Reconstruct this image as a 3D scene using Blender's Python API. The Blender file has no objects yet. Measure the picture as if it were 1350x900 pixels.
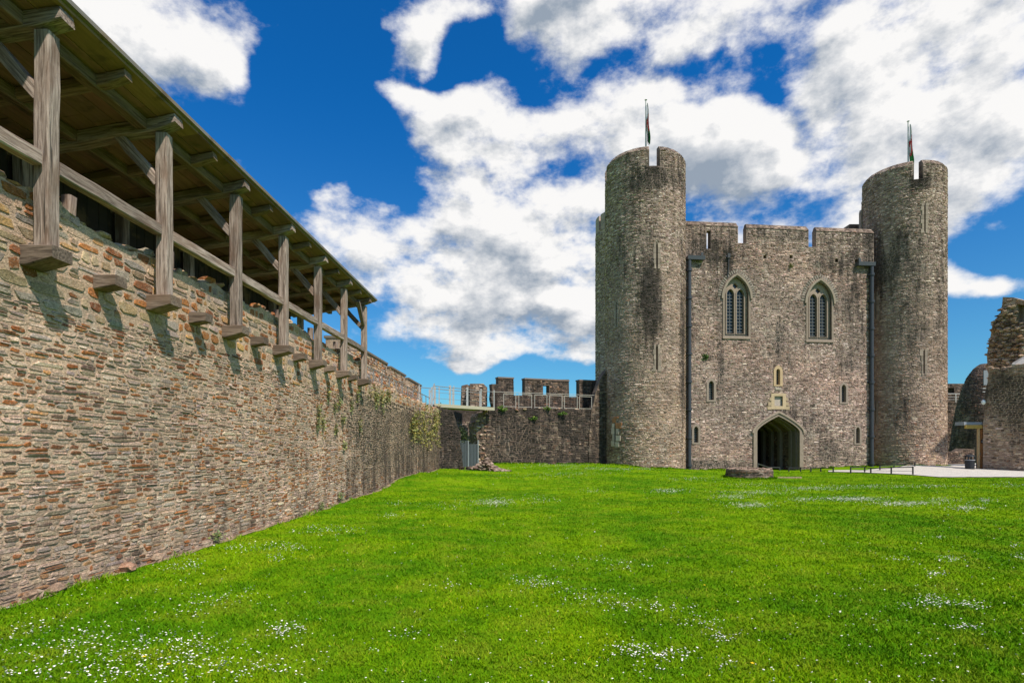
import bpy, math, random
import numpy as np
from mathutils import Vector, Matrix
from mathutils.geometry import delaunay_2d_cdt

sc = bpy.context.scene
col = sc.collection
R = math.radians

# ------------------------------------------------------------------ camera
cam_d = bpy.data.cameras.new('camera')
cam = bpy.data.objects.new('camera', cam_d)
col.objects.link(cam)
cam.location = (0, 0, 1.6)
cam.rotation_euler = (R(90), 0, 0)
cam_d.sensor_width = 36
cam_d.lens = 20.0
cam_d.shift_y = 138 / 1350
cam_d.clip_start = 0.05
cam_d.clip_end = 3000
sc.camera = cam

# ------------------------------------------------------------------ exposure
sc.view_settings.view_transform = 'Standard'
sc.view_settings.look = 'None'
sc.view_settings.exposure = 0.33
sc.view_settings.gamma = 1.0
sc.view_settings.use_curve_mapping = False

# ------------------------------------------------------------------ sun
SUN = Vector((0.54, -0.60, 1.06)).normalized()       # direction towards the sun
sun_d = bpy.data.lights.new('sun', 'SUN')
sun_d.energy = 4.6
sun_d.angle = R(1.4)
sun_d.color = (1.0, 0.93, 0.82)
sun = bpy.data.objects.new('sun', sun_d)
sun.rotation_euler = SUN.to_track_quat('Z', 'Y').to_euler()
sun.location = (20, -20, 40)
col.objects.link(sun)

# ------------------------------------------------------------------ world
def px_dir(px, py):
    a = math.atan((px - 675) / 750)
    e = math.atan((588 - py) / 750 * math.cos(a))
    return a, e

CLOUDS = [  # photograph cloud banks as bearings: x, y, rx, ry, weight
    (205, 20, 125, 85, 1.05), (300, 90, 52, 55, 1.05), (110, 0, 40, 30, .5),
    (570, 45, 40, 40, .9), (520, 10, 35, 20, .4), (720, 35, 90, 55, 1.1), (800, 15, 90, 45, .9),
    (1010, 15, 130, 40, 1.0), (1190, 60, 170, 70, 1.1), (1320, 110, 90, 90, 1.1), (1170, 160, 90, 60, .7),
    (530, 120, 42, 24, .8), (600, 160, 80, 38, .9), (720, 165, 110, 45, 1.1), (870, 160, 95, 60, 1.2),
    (990, 200, 95, 62, 1.1), (1060, 250, 110, 50, 1.0), (570, 215, 70, 24, .55), (880, 235, 90, 40, .8),
    (1290, 240, 100, 55, .9), (440, 275, 46, 38, .9), (500, 320, 110, 48, 1.0), (640, 310, 130, 60, 1.0),
    (760, 300, 80, 60, .9), (560, 380, 140, 28, .8), (740, 370, 90, 38, .8), (690, 430, 140, 34, 1.15),
    (590, 450, 90, 20, .8), (700, 470, 90, 16, .8), (610, 470, 70, 14, .7), (1285, 358, 55, 32, 1.15), (1345, 380, 26, 12, .8), (1000, 330, 150, 40, .6),
    # blue openings between the banks
    (430, 160, 80, 90, -.8), (640, 70, 24, 55, -.75), (610, 105, 60, 14, -.5), (925, 85, 50, 18, -.55), (985, 125, 40, 16, -.5), (1088, 180, 24, 36, -.75), (1290, 315, 60, 16, -.5),
    (760, 238, 30, 12, -.5), (630, 240, 30, 9, -.35), (1340, 330, 60, 24, -.6), (700, 505, 200, 22, -.6), (370, 240, 50, 40, -.5),
    (655, 95, 50, 14, -.5), (1040, 130, 34, 22, -.5),
]
world = bpy.data.worlds.new('World')
sc.world = world
world.use_nodes = True
world.cycles.sampling_method = 'MANUAL'
world.cycles.sample_map_resolution = 256
nt = world.node_tree
nt.nodes.clear()

def mk(nt, typ, **kw):
    n = nt.nodes.new(typ)
    for k, v in kw.items():
        setattr(n, k, v)
    return n

def setin(nt, sock, v):
    if isinstance(v, bpy.types.NodeSocket):
        nt.links.new(v, sock)
    elif v is not None:
        sock.default_value = v

def M_(nt, op, a, b=None, c=None, clamp=False):
    n = mk(nt, 'ShaderNodeMath', operation=op, use_clamp=clamp)
    for s, v in zip(n.inputs, (a, b, c)):
        setin(nt, s, v)
    return n.outputs[0]

def V_(nt, op, a, b=None, c=None, out=0):
    n = mk(nt, 'ShaderNodeVectorMath', operation=op)
    for s, v in zip(n.inputs, (a, b, c)):
        setin(nt, s, v)
    return n.outputs[out]

def mixc(nt, f, a, b, blend='MIX'):
    n = mk(nt, 'ShaderNodeMix', data_type='RGBA', blend_type=blend)
    setin(nt, n.inputs[0], f); setin(nt, n.inputs[6], a); setin(nt, n.inputs[7], b)
    return n.outputs[2]

def smooth(nt, v, a, b, lo=0.0, hi=1.0):
    n = mk(nt, 'ShaderNodeMapRange', interpolation_type='SMOOTHSTEP')
    setin(nt, n.inputs[0], v)
    for i, x in zip((1, 2, 3, 4), (a, b, lo, hi)):
        n.inputs[i].default_value = x
    return n.outputs[0]

def noise(nt, vec, scale, detail=4, rough=.55, out=0, dist=0.0):
    n = mk(nt, 'ShaderNodeTexNoise')
    if vec is not None:
        nt.links.new(vec, n.inputs['Vector'])
    n.inputs['Scale'].default_value = scale
    n.inputs['Detail'].default_value = detail
    n.inputs['Roughness'].default_value = rough
    n.inputs['Distortion'].default_value = dist
    return n.outputs[out]

def build_world():
    # cloud density over a bearing / height direction
    g = bpy.data.node_groups.new('cloud_density', 'ShaderNodeTree')
    g.interface.new_socket('Dir', in_out='INPUT', socket_type='NodeSocketVector')
    g.interface.new_socket('Density', in_out='OUTPUT', socket_type='NodeSocketFloat')
    gi = g.nodes.new('NodeGroupInput'); go = g.nodes.new('NodeGroupOutput')
    d = V_(g, 'NORMALIZE', gi.outputs[0])
    w = noise(g, d, 5.0, 3, .55, out=1)
    w2 = V_(g, 'SUBTRACT', w, (.5, .5, .5))
    w2 = V_(g, 'MULTIPLY', w2, (.22, .22, .15))
    dw = V_(g, 'ADD', d, w2)
    s = mk(g, 'ShaderNodeSeparateXYZ'); g.links.new(dw, s.inputs[0])
    az = M_(g, 'ARCTAN2', s.outputs[0], s.outputs[1])
    el = M_(g, 'ARCSINE', s.outputs[2])
    cb = mk(g, 'ShaderNodeCombineXYZ'); g.links.new(az, cb.inputs[0]); g.links.new(el, cb.inputs[1])
    acc = None
    for (x, y, rx, ry, wt) in CLOUDS:
        a, e = px_dir(x, y)
        sa = rx / 750 * math.cos(a) ** 2
        se = ry / 750 * math.cos(a) * math.cos(e) ** 2
        v = V_(g, 'MULTIPLY_ADD', cb.outputs[0], (1 / sa, 1 / se, 0), (-a / sa, -e / se, 0))
        q = V_(g, 'DOT_PRODUCT', v, v, out=1)
        q = M_(g, 'POWER', 0.42, q)
        acc = M_(g, 'MULTIPLY_ADD', q, wt, 0.0 if acc is None else acc)
    # outside the picture: scattered banks
    out_mask = smooth(g, M_(g, 'ABSOLUTE', az), .80, 1.05)
    hi_mask = smooth(g, el, .68, .85)
    gen = M_(g, 'MULTIPLY', M_(g, 'MAXIMUM', out_mask, hi_mask), .38)
    acc = M_(g, 'MULTIPLY', M_(g, 'TANH', M_(g, 'MULTIPLY', acc, 1.0)), .95)
    acc = M_(g, 'ADD', acc, gen)
    dz = V_(g, 'MULTIPLY', d, (1, 1, 1.6))
    f = noise(g, dz, 6.5, 9, .60)
    f = M_(g, 'MULTIPLY_ADD', f, 2.7, -1.35)
    den = M_(g, 'ADD', M_(g, 'SUBTRACT', acc, .47), f)
    g.links.new(den, go.inputs[0])

    tc = mk(nt, 'ShaderNodeTexCoord')
    dvec = tc.outputs['Generated']
    def grp(v):
        n = mk(nt, 'ShaderNodeGroup'); n.node_tree = g
        nt.links.new(v, n.inputs[0]); return n.outputs[0]
    d0 = grp(dvec)
    d1 = grp(V_(nt, 'ADD', dvec, (.018, -.006, .030)))
    alpha = smooth(nt, d0, -.20, .32)
    thick = smooth(nt, d1, -.05, .85)
    n2 = noise(nt, dvec, 7.0, 5, .5)
    lit = M_(nt, 'MULTIPLY_ADD', n2, .9, -.36)
    sh = M_(nt, 'SUBTRACT', M_(nt, 'MULTIPLY', thick, .78), lit)
    sh = M_(nt, 'ADD', sh, M_(nt, 'MULTIPLY', M_(nt, 'SUBTRACT', d1, d0), .9), clamp=True)
    ccol = mixc(nt, sh, (8.5, 8.4, 8.3, 1), (2.7, 3.25, 4.0, 1))
    sky = mk(nt, 'ShaderNodeTexSky', sky_type='NISHITA')
    sky.sun_disc = False
    sky.sun_elevation = math.asin(SUN.z)
    sky.sun_rotation = math.atan2(SUN.x, SUN.y)
    sky.air_density = 1.0; sky.dust_density = .4; sky.ozone_density = 2.0
    nsep = mk(nt, 'ShaderNodeSeparateXYZ'); nt.links.new(dvec, nsep.inputs[0])
    elv = smooth(nt, nsep.outputs[2], .02, .55)
    tint = mixc(nt, elv, (.36, .82, 1.05, 1), (.05, .66, 1.27, 1))
    blue = mixc(nt, 1.0, sky.outputs[0], tint, 'MULTIPLY')
    cc = mixc(nt, alpha, blue, ccol)
    bg = mk(nt, 'ShaderNodeBackground')
    nt.links.new(cc, bg.inputs[0])
    bg.inputs[1].default_value = 0.09
    o = mk(nt, 'ShaderNodeOutputWorld')
    nt.links.new(bg.outputs[0], o.inputs[0])
build_world()

# ================================================================== helpers
rng = np.random.default_rng(7)
random.seed(7)

def P(px, py, D):
    return Vector(((px - 675) / 750 * D, D, 1.6 + (588 - py) / 750 * D))

CTRL = np.array([
    (-4.9, 5, 0), (0, 4, 0), (8, 5, 0), (-4.8, 12, .0), (-4.7, 17, .05), (-4.3, 25, .34), (-4.2, 33, .28), (0, 20, .02), (10, 20, -.03), (20, 20, 0),
    (-2, 35, .18), (-1, 39, .40), (6, 40, .38), (8.2, 41, .2), (10.2, 39.5, .05), (12.9, 42, -.19), (20, 42.7, -.24), (27.5, 43.5, .02),
    (29, 41.7, .20), (34, 40, .05), (37, 35, -.12), (13.2, 29, -.1), (25, 30, -.1), (0, 30, .1), (30, 10, 0), (-15, 20, 0), (40, 45, .1), (-10, 60, 0), (30, 70, 0)], float)

def gz(x, y):
    x = np.asarray(x, float); y = np.asarray(y, float)
    d2 = (x[..., None] - CTRL[:, 0]) ** 2 + (y[..., None] - CTRL[:, 1]) ** 2 + 2.0
    w = 1 / d2 ** 1.6
    z = (w * CTRL[:, 2]).sum(-1) / w.sum(-1)
    return z

def ground_pt(px, py):
    D = 1.6 * 750 / max(py - 588, 3)
    for _ in range(6):
        z = float(gz(np.array((px - 675) / 750 * D), np.array(D)))
        D = (1.6 - z) * 750 / max(py - 588, 3)
    return (px - 675) / 750 * D, D, z

class MB:
    def __init__(s):
        s.v = []; s.loops = []; s.sizes = []; s.m = []; s.c = []; s.st = []; s.n = 0
    def add(s, v, faces, mat=0, c=(.5, .5, .5), st=0.0):
        v = np.asarray(v, float).reshape(-1, 3)
        if isinstance(faces, np.ndarray):
            s.loops.append((faces + s.n).ravel()); s.sizes.append(np.full(len(faces), faces.shape[1]))
            nf = len(faces)
        else:
            s.loops.append(np.array([i for f in faces for i in f], int) + s.n)
            s.sizes.append(np.array([len(f) for f in faces], int)); nf = len(faces)
        s.m.append(np.full(nf, mat))
        c = np.asarray(c, float)
        s.c.append(np.broadcast_to(c, (len(v), 3)) if c.ndim == 1 else c)
        s.st.append(np.broadcast_to(np.asarray(st, float), (len(v),)))
        s.v.append(v); s.n += len(v)
    def box(s, lo, hi, mat=0, c=(.5, .5, .5), st=0.0):
        x0, y0, z0 = lo; x1, y1, z1 = hi
        v = [(x0, y0, z0), (x1, y0, z0), (x1, y1, z0), (x0, y1, z0), (x0, y0, z1), (x1, y0, z1), (x1, y1, z1), (x0, y1, z1)]
        s.add(v, HEX, mat, c, st)
    def bar(s, a, b, w, h=None, mat=0, c=(.5, .5, .5), up=(0, 0, 1)):
        h = h or w
        a = Vector(a); b = Vector(b); d = (b - a).normalized()
        u = Vector(up)
        if abs(d.dot(u)) > .95: u = Vector((0, 1, 0))
        sx = d.cross(u).normalized(); sz = sx.cross(d)
        v = []
        for p in (a, b):
            for i, j in ((-1, -1), (1, -1), (1, 1), (-1, 1)):
                v.append(p + sx * (i * w / 2) + sz * (j * h / 2))
        s.add([tuple(q) for q in v], [(0, 1, 2, 3), (7, 6, 5, 4), (0, 4, 5, 1), (1, 5, 6, 2), (2, 6, 7, 3), (3, 7, 4, 0)], mat, c)
    def tube(s, pts, r, seg=10, mat=0, c=(.5, .5, .5), cap=True):
        pts = [Vector(p) for p in pts]; rs = r if isinstance(r, (list, tuple)) else [r] * len(pts)
        v = []; f = []
        for i, p in enumerate(pts):
            d = (pts[min(i + 1, len(pts) - 1)] - pts[max(i - 1, 0)]).normalized()
            u = Vector((0, 0, 1)) if abs(d.z) < .9 else Vector((1, 0, 0))
            a = d.cross(u).normalized(); b = a.cross(d)
            for k in range(seg):
                t = 2 * math.pi * k / seg
                v.append(tuple(p + (a * math.cos(t) + b * math.sin(t)) * rs[i]))
        for i in range(len(pts) - 1):
            for k in range(seg):
                k2 = (k + 1) % seg
                f.append((i * seg + k, i * seg + k2, (i + 1) * seg + k2, (i + 1) * seg + k))
        if cap:
            f.append(tuple(range(seg))[::-1]); f.append(tuple((len(pts) - 1) * seg + k for k in range(seg)))
        s.add(v, f, mat, c)
    def build(s, name, mats, parent=None, smooth=False):
        v = np.concatenate(s.v); L = np.concatenate(s.loops).astype(np.int32); S = np.concatenate(s.sizes).astype(np.int32)
        if parent is not None:
            off = Vector((0, 0, 0)); p = parent
            while p is not None:
                off += p.location; p = p.parent
            v = v - np.array(off)
        me = bpy.data.meshes.new(name)
        me.vertices.add(len(v)); me.vertices.foreach_set('co', v.astype(np.float32).ravel())
        me.loops.add(len(L)); me.loops.foreach_set('vertex_index', L)
        me.polygons.add(len(S))
        st = np.zeros(len(S), np.int32); st[1:] = np.cumsum(S)[:-1]
        me.polygons.foreach_set('loop_start', st)
        me.polygons.foreach_set('material_index', np.concatenate(s.m).astype(np.int32))
        me.polygons.foreach_set('use_smooth', np.full(len(S), smooth, bool))
        for m in (mats if isinstance(mats, (list, tuple)) else [mats]):
            me.materials.append(m)
        a = me.attributes.new('Col', 'FLOAT_COLOR', 'POINT')
        cc = np.ones((len(v), 4), np.float32); cc[:, :3] = np.concatenate(s.c)
        a.data.foreach_set('color', cc.ravel())
        b = me.attributes.new('stain', 'FLOAT', 'POINT')
        b.data.foreach_set('value', np.concatenate(s.st).astype(np.float32))
        me.update(calc_edges=True); me.validate()
        o = bpy.data.objects.new(name, me); col.objects.link(o)
        if parent is not None: o.parent = parent
        return o
HEX = [(0, 3, 2, 1), (4, 5, 6, 7), (0, 1, 5, 4), (1, 2, 6, 5), (2, 3, 7, 6), (3, 0, 4, 7)]

def tag(o, label=None, cat=None, group=None, kind=None):
    if label: o['label'] = label
    if cat: o['category'] = cat
    if group: o['group'] = group
    if kind: o['kind'] = kind
    return o

def empty(name, loc, label, cat, group=None):
    o = bpy.data.objects.new(name, None); col.objects.link(o); o.location = loc
    o.empty_display_size = .3
    return tag(o, label, cat, group)

# ------------------------------------------------------------------ materials
def newmat(name):
    m = bpy.data.materials.new(name); m.use_nodes = True
    t = m.node_tree; b = t.nodes['Principled BSDF']
    return m, t, b

def bump(t, b, h, strength=.5, dist=.02):
    n = mk(t, 'ShaderNodeBump'); n.inputs['Strength'].default_value = strength; n.inputs['Distance'].default_value = dist
    t.links.new(h, n.inputs['Height']); t.links.new(n.outputs[0], b.inputs['Normal'])

def mat_masonry(name='masonry', bscale=1.0, fine=0, mul=(1.12, .955, .93, 1)):
    m, t, b = newmat(name)
    tc = mk(t, 'ShaderNodeTexCoord'); geo = mk(t, 'ShaderNodeNewGeometry')
    pos = geo.outputs['Position']
    at = mk(t, 'ShaderNodeAttribute', attribute_name='Col')
    sa = mk(t, 'ShaderNodeAttribute', attribute_name='stain')
    n1 = noise(t, pos, 9 / bscale, 6, .65)
    f1 = M_(t, 'MULTIPLY_ADD', n1, 1.1, .45)
    big = noise(t, pos, .5, 5, .66)
    f2 = M_(t, 'MULTIPLY_ADD', big, 1.5, .26)
    f = M_(t, 'MULTIPLY', f1, f2)
    c = mixc(t, 1.0, at.outputs['Color'], f, 'MULTIPLY')
    c = mixc(t, 1.0, c, mul, 'MULTIPLY')
    if fine:
        ff = noise(t, V_(t, 'MULTIPLY', pos, (1, 1, 2.6)), 34, 6, .72)
        c = mixc(t, 1.0, c, M_(t, 'MULTIPLY_ADD', ff, 3.0, -.46), 'MULTIPLY')
        ck = noise(t, V_(t, 'MULTIPLY', pos, (1, 1, 3.4)), 11, 5, .7, dist=.8)
        c = mixc(t, M_(t, 'MULTIPLY', smooth(t, M_(t, 'ABSOLUTE', M_(t, 'SUBTRACT', ck, .5)), .022, .004), .75), c, (.05, .038, .028, 1))
        mo = noise(t, pos, 7, 6, .7)
        c = mixc(t, M_(t, 'MULTIPLY', smooth(t, mo, .54, .64), .45), c, (.50, .41, .29, 1))
    # lichen and lime spots
    sp = noise(t, pos, 26 / bscale, 3, .6)
    c = mixc(t, M_(t, 'MULTIPLY', smooth(t, sp, .58, .70), .5), c, (.52, .45, .36, 1))
    lp = noise(t, pos, .9, 6, .7)
    c = mixc(t, M_(t, 'MULTIPLY', smooth(t, lp, .56, .70), .5), c, (.50, .43, .35, 1))
    # weather streaks: dark run marks, stretched downwards
    vs = V_(t, 'MULTIPLY', pos, (3.2, 3.2, .35))
    stn = noise(t, vs, 1.0, 5, .62)
    vb = noise(t, pos, 1.9, 6, .72)
    nn = M_(t, 'ADD', M_(t, 'MULTIPLY', stn, .6), M_(t, 'MULTIPLY', vb, .4))
    k = M_(t, 'ADD', nn, M_(t, 'MULTIPLY', sa.outputs['Fac'], .42))
    k = smooth(t, k, .52, .80, 0, .86)
    c = mixc(t, k, c, (.028, .024, .021, 1))
    t.links.new(c, b.inputs['Base Color'])
    b.inputs['Roughness'].default_value = .92
    b.inputs['Specular IOR Level'].default_value = .2
    h = M_(t, 'ADD', noise(t, pos, 14 / bscale, 6, .7), M_(t, 'MULTIPLY', noise(t, pos, 60 / bscale, 3, .6), .3))
    bump(t, b, h, .85 if fine else .75, .05 * bscale if fine else .03)
    return m

def mat_attr(name, rough=.8, scale=12, var=.5, bumpd=.01, metal=0.0, spec=.3):
    m, t, b = newmat(name)
    geo = mk(t, 'ShaderNodeNewGeometry')
    at = mk(t, 'ShaderNodeAttribute', attribute_name='Col')
    n1 = noise(t, geo.outputs['Position'], scale, 5, .6)
    f = M_(t, 'MULTIPLY_ADD', n1, var * 2, 1 - var)
    c = mixc(t, 1.0, at.outputs['Color'], f, 'MULTIPLY')
    t.links.new(c, b.inputs['Base Color'])
    b.inputs['Roughness'].default_value = rough; b.inputs['Metallic'].default_value = metal
    b.inputs['Specular IOR Level'].default_value = spec
    if bumpd: bump(t, b, n1, .5, bumpd)
    return m

def mat_timber(name, c1, c2, c3, axis=(2.2, 34, 34)):
    m, t, b = newmat(name)
    tc = mk(t, 'ShaderNodeTexCoord'); o = tc.outputs['Object']
    oi = mk(t, 'ShaderNodeObjectInfo')
    rv = mk(t, 'ShaderNodeCombineXYZ')
    for i in range(3): t.links.new(M_(t, 'MULTIPLY', oi.outputs['Random'], 31.7 + i * 7), rv.inputs[i])
    v = V_(t, 'ADD', V_(t, 'MULTIPLY', o, axis), rv.outputs[0])
    g1 = noise(t, v, 1.0, 7, .68, dist=.6)
    blot = noise(t, V_(t, 'ADD', V_(t, 'MULTIPLY', o, (1, 2.5, 2.5)), rv.outputs[0]), 1.3, 4, .6)
    c = mixc(t, smooth(t, g1, .34, .66), c1, c2)
    c = mixc(t, M_(t, 'MULTIPLY', smooth(t, blot, .48, .72), .75), c, c3)
    crack = noise(t, V_(t, 'ADD', V_(t, 'MULTIPLY', o, (.9, 45, 45)), rv.outputs[0]), 1.0, 3, .5)
    ck = smooth(t, crack, .64, .70)
    c = mixc(t, M_(t, 'MULTIPLY', ck, .8), c, (.02, .016, .012, 1))
    c = mixc(t, 1.0, c, M_(t, 'MULTIPLY_ADD', oi.outputs['Random'], .5, .72), 'MULTIPLY')
    t.links.new(c, b.inputs['Base Color'])
    b.inputs['Roughness'].default_value = .85
    b.inputs['Specular IOR Level'].default_value = .25
    h = M_(t, 'SUBTRACT', g1, M_(t, 'MULTIPLY', ck, .8))
    bump(t, b, h, .6, .012)
    return m

MAS = mat_masonry()
MASN = mat_masonry('masonry_near', .45, 1, (1.12, .93, .84, 1))
DRESS = mat_attr('dressed_stone', .85, 6, .35, .01)
TIMB = mat_timber('weathered_oak', (.12, .085, .065, 1), (.41, .325, .27, 1), (.17, .10, .065, 1))
TIMBD = mat_timber('corbel_oak', (.08, .057, .042, 1), (.24, .18, .135, 1), (.13, .08, .05, 1))
TIMBG = mat_timber('rafter_oak', (.10, .065, .04, 1), (.25, .175, .115, 1), (.14, .10, .045, 1))  # darker brown oak of the rafters and purlins
METAL = mat_attr('galvanised_steel', .6, 8, .15, 0, .0, .3)
PAINT = mat_attr('black_paint', .45, 20, .3, .002)
LEAF = mat_attr('leaf', .6, 5, .5, 0)
CLOTH = mat_attr('flag_cloth', .8, 6, .15, 0)

def mat_glass():
    m, t, b = newmat('dark_leaded_glass')
    b.inputs['Base Color'].default_value = (.03, .035, .04, 1); b.inputs['Roughness'].default_value = .18
    return m
GLASS = mat_glass()

def mat_soffit():
    m, t, b = newmat('roof_boards')
    geo = mk(t, 'ShaderNodeNewGeometry'); pos = geo.outputs['Position']
    at = mk(t, 'ShaderNodeAttribute', attribute_name='Col')
    g = noise(t, V_(t, 'MULTIPLY', pos, (22, 1.2, 10)), 1.0, 6, .65)
    c = mixc(t, 1.0, at.outputs['Color'], M_(t, 'MULTIPLY_ADD', g, 1.4, .3), 'MULTIPLY')
    st = noise(t, pos, 1.5, 5, .6)
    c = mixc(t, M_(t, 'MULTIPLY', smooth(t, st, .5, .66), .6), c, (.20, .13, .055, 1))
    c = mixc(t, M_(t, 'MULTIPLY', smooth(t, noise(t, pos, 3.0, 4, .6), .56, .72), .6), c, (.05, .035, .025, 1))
    t.links.new(c, b.inputs['Base Color']); b.inputs['Roughness'].default_value = .9
    bump(t, b, g, .5, .01)
    return m
SOFF = mat_soffit()

def mat_grass(name, blades):
    m, t, b = newmat(name)
    geo = mk(t, 'ShaderNodeNewGeometry'); pos = geo.outputs['Position']
    n1 = noise(t, pos, .30, 6, .68); n2 = noise(t, pos, 1.5, 6, .62); n3 = noise(t, pos, 14 if not blades else 9, 5, .7)
    c = mixc(t, smooth(t, n1, .38, .64), (.074, .195, .003, 1), (.168, .292, .003, 1))
    c = mixc(t, M_(t, 'MULTIPLY', smooth(t, n2, .45, .68), .6), c, (.185, .25, .012, 1))
    c = mixc(t, M_(t, 'MULTIPLY', smooth(t, n2, .50, .30), .55), c, (.036, .122, .003, 1))
    if blades:
        at = mk(t, 'ShaderNodeAttribute', attribute_name='Col')
        c = mixc(t, 1.0, c, at.outputs['Color'], 'MULTIPLY')
        b.inputs['Roughness'].default_value = .8
    else:
        nfar = noise(t, V_(t, 'MULTIPLY', pos, (3, 1, 1)), 3.5, 6, .75)
        c = mixc(t, 1.0, c, M_(t, 'MULTIPLY_ADD', n3, .7, .60), 'MULTIPLY')
        c = mixc(t, 1.0, c, M_(t, 'MULTIPLY_ADD', nfar, .6, .70), 'MULTIPLY')
        b.inputs['Roughness'].default_value = .9
        bump(t, b, M_(t, 'ADD', n3, nfar), .7, .05)
    b.inputs['Specular IOR Level'].default_value = .02
    t.links.new(c, b.inputs['Base Color'])
    return m
GRASS = mat_grass('lawn', False); BLADE = mat_grass('grass_blades', True)

def mat_plain(name, c1, c2, scale, rough=.9, bd=.02):
    m, t, b = newmat(name)
    geo = mk(t, 'ShaderNodeNewGeometry'); pos = geo.outputs['Position']
    n = noise(t, pos, scale, 7, .65)
    n2 = noise(t, pos, scale * .12, 4, .6)
    c = mixc(t, smooth(t, n, .3, .7), c1, c2)
    c = mixc(t, 1.0, c, M_(t, 'MULTIPLY_ADD', n2, .7, .65), 'MULTIPLY')
    t.links.new(c, b.inputs['Base Color']); b.inputs['Roughness'].default_value = rough
    bump(t, b, n, .5, bd)
    return m
SOIL = mat_plain('bare_soil', (.16, .11, .065, 1), (.36, .27, .17, 1), 18)
PATH = mat_plain('pale_gravel', (.36, .33, .29, 1), (.58, .54, .48, 1), 22)

# ------------------------------------------------------------------ masonry
def fbm1(x, seed, octs=4, f0=1.0):
    x = np.asarray(x, float); r = np.zeros_like(x); a = 1; f = f0
    rs = np.random.default_rng(seed)
    for _ in range(octs):
        r += a * np.sin(x * f * 2.1 + rs.uniform(0, 6.28)) * np.cos(x * f * 1.3 + rs.uniform(0, 6.28)); a *= .55; f *= 2.07
    return r

def pip(px, pz, poly):
    px = np.asarray(px, float); pz = np.asarray(pz, float); ins = np.zeros(px.shape, bool)
    n = len(poly)
    for i in range(n):
        x0, y0 = poly[i]; x1, y1 = poly[(i + 1) % n]
        if y0 == y1: continue
        c = ((y0 > pz) != (y1 > pz)) & (px < (x1 - x0) * (pz - y0) / (y1 - y0) + x0)
        ins ^= c
    return ins

PAL_NEAR = [((.47, .405, .325), 28), ((.40, .345, .285), 22), ((.31, .262, .218), 13), ((.385, .36, .33), 12), ((.30, .128, .042), 16),
            ((.215, .10, .05), 12), ((.42, .25, .11), 8), ((.58, .52, .43), 12), ((.16, .12, .095), 5)]
PAL_NEAR_UP = [((.44, .37, .27), 24), ((.35, .33, .29), 20), ((.27, .27, .255), 9), ((.37, .17, .06), 16), ((.26, .12, .055), 14),
               ((.46, .31, .14), 10), ((.37, .31, .20), 14)]
PAL_GATE = [((.36, .31, .255), 26), ((.28, .24, .205), 22), ((.47, .42, .35), 17), ((.20, .16, .13), 15), ((.25, .18, .135), 8), ((.12, .095, .08), 11), ((.60, .56, .49), 8)]
PAL_WARM = [((.38, .31, .215), 26), ((.31, .26, .19), 20), ((.47, .41, .31), 19), ((.22, .17, .12), 14), ((.29, .185, .11), 9), ((.12, .095, .07), 8), ((.58, .52, .42), 8)]
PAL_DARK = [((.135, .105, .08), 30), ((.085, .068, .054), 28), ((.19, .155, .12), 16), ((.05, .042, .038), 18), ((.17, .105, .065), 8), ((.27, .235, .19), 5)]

def pick(pal, n, rg):
    w = np.array([p[1] for p in pal], float); w /= w.sum()
    i = rg.choice(len(pal), n, p=w)
    c = np.array([p[0] for p in pal], float)[i]
    v = rg.uniform(.78, 1.22, (n, 1))
    return c * v * rg.uniform(.94, 1.06, (n, 3))

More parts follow.
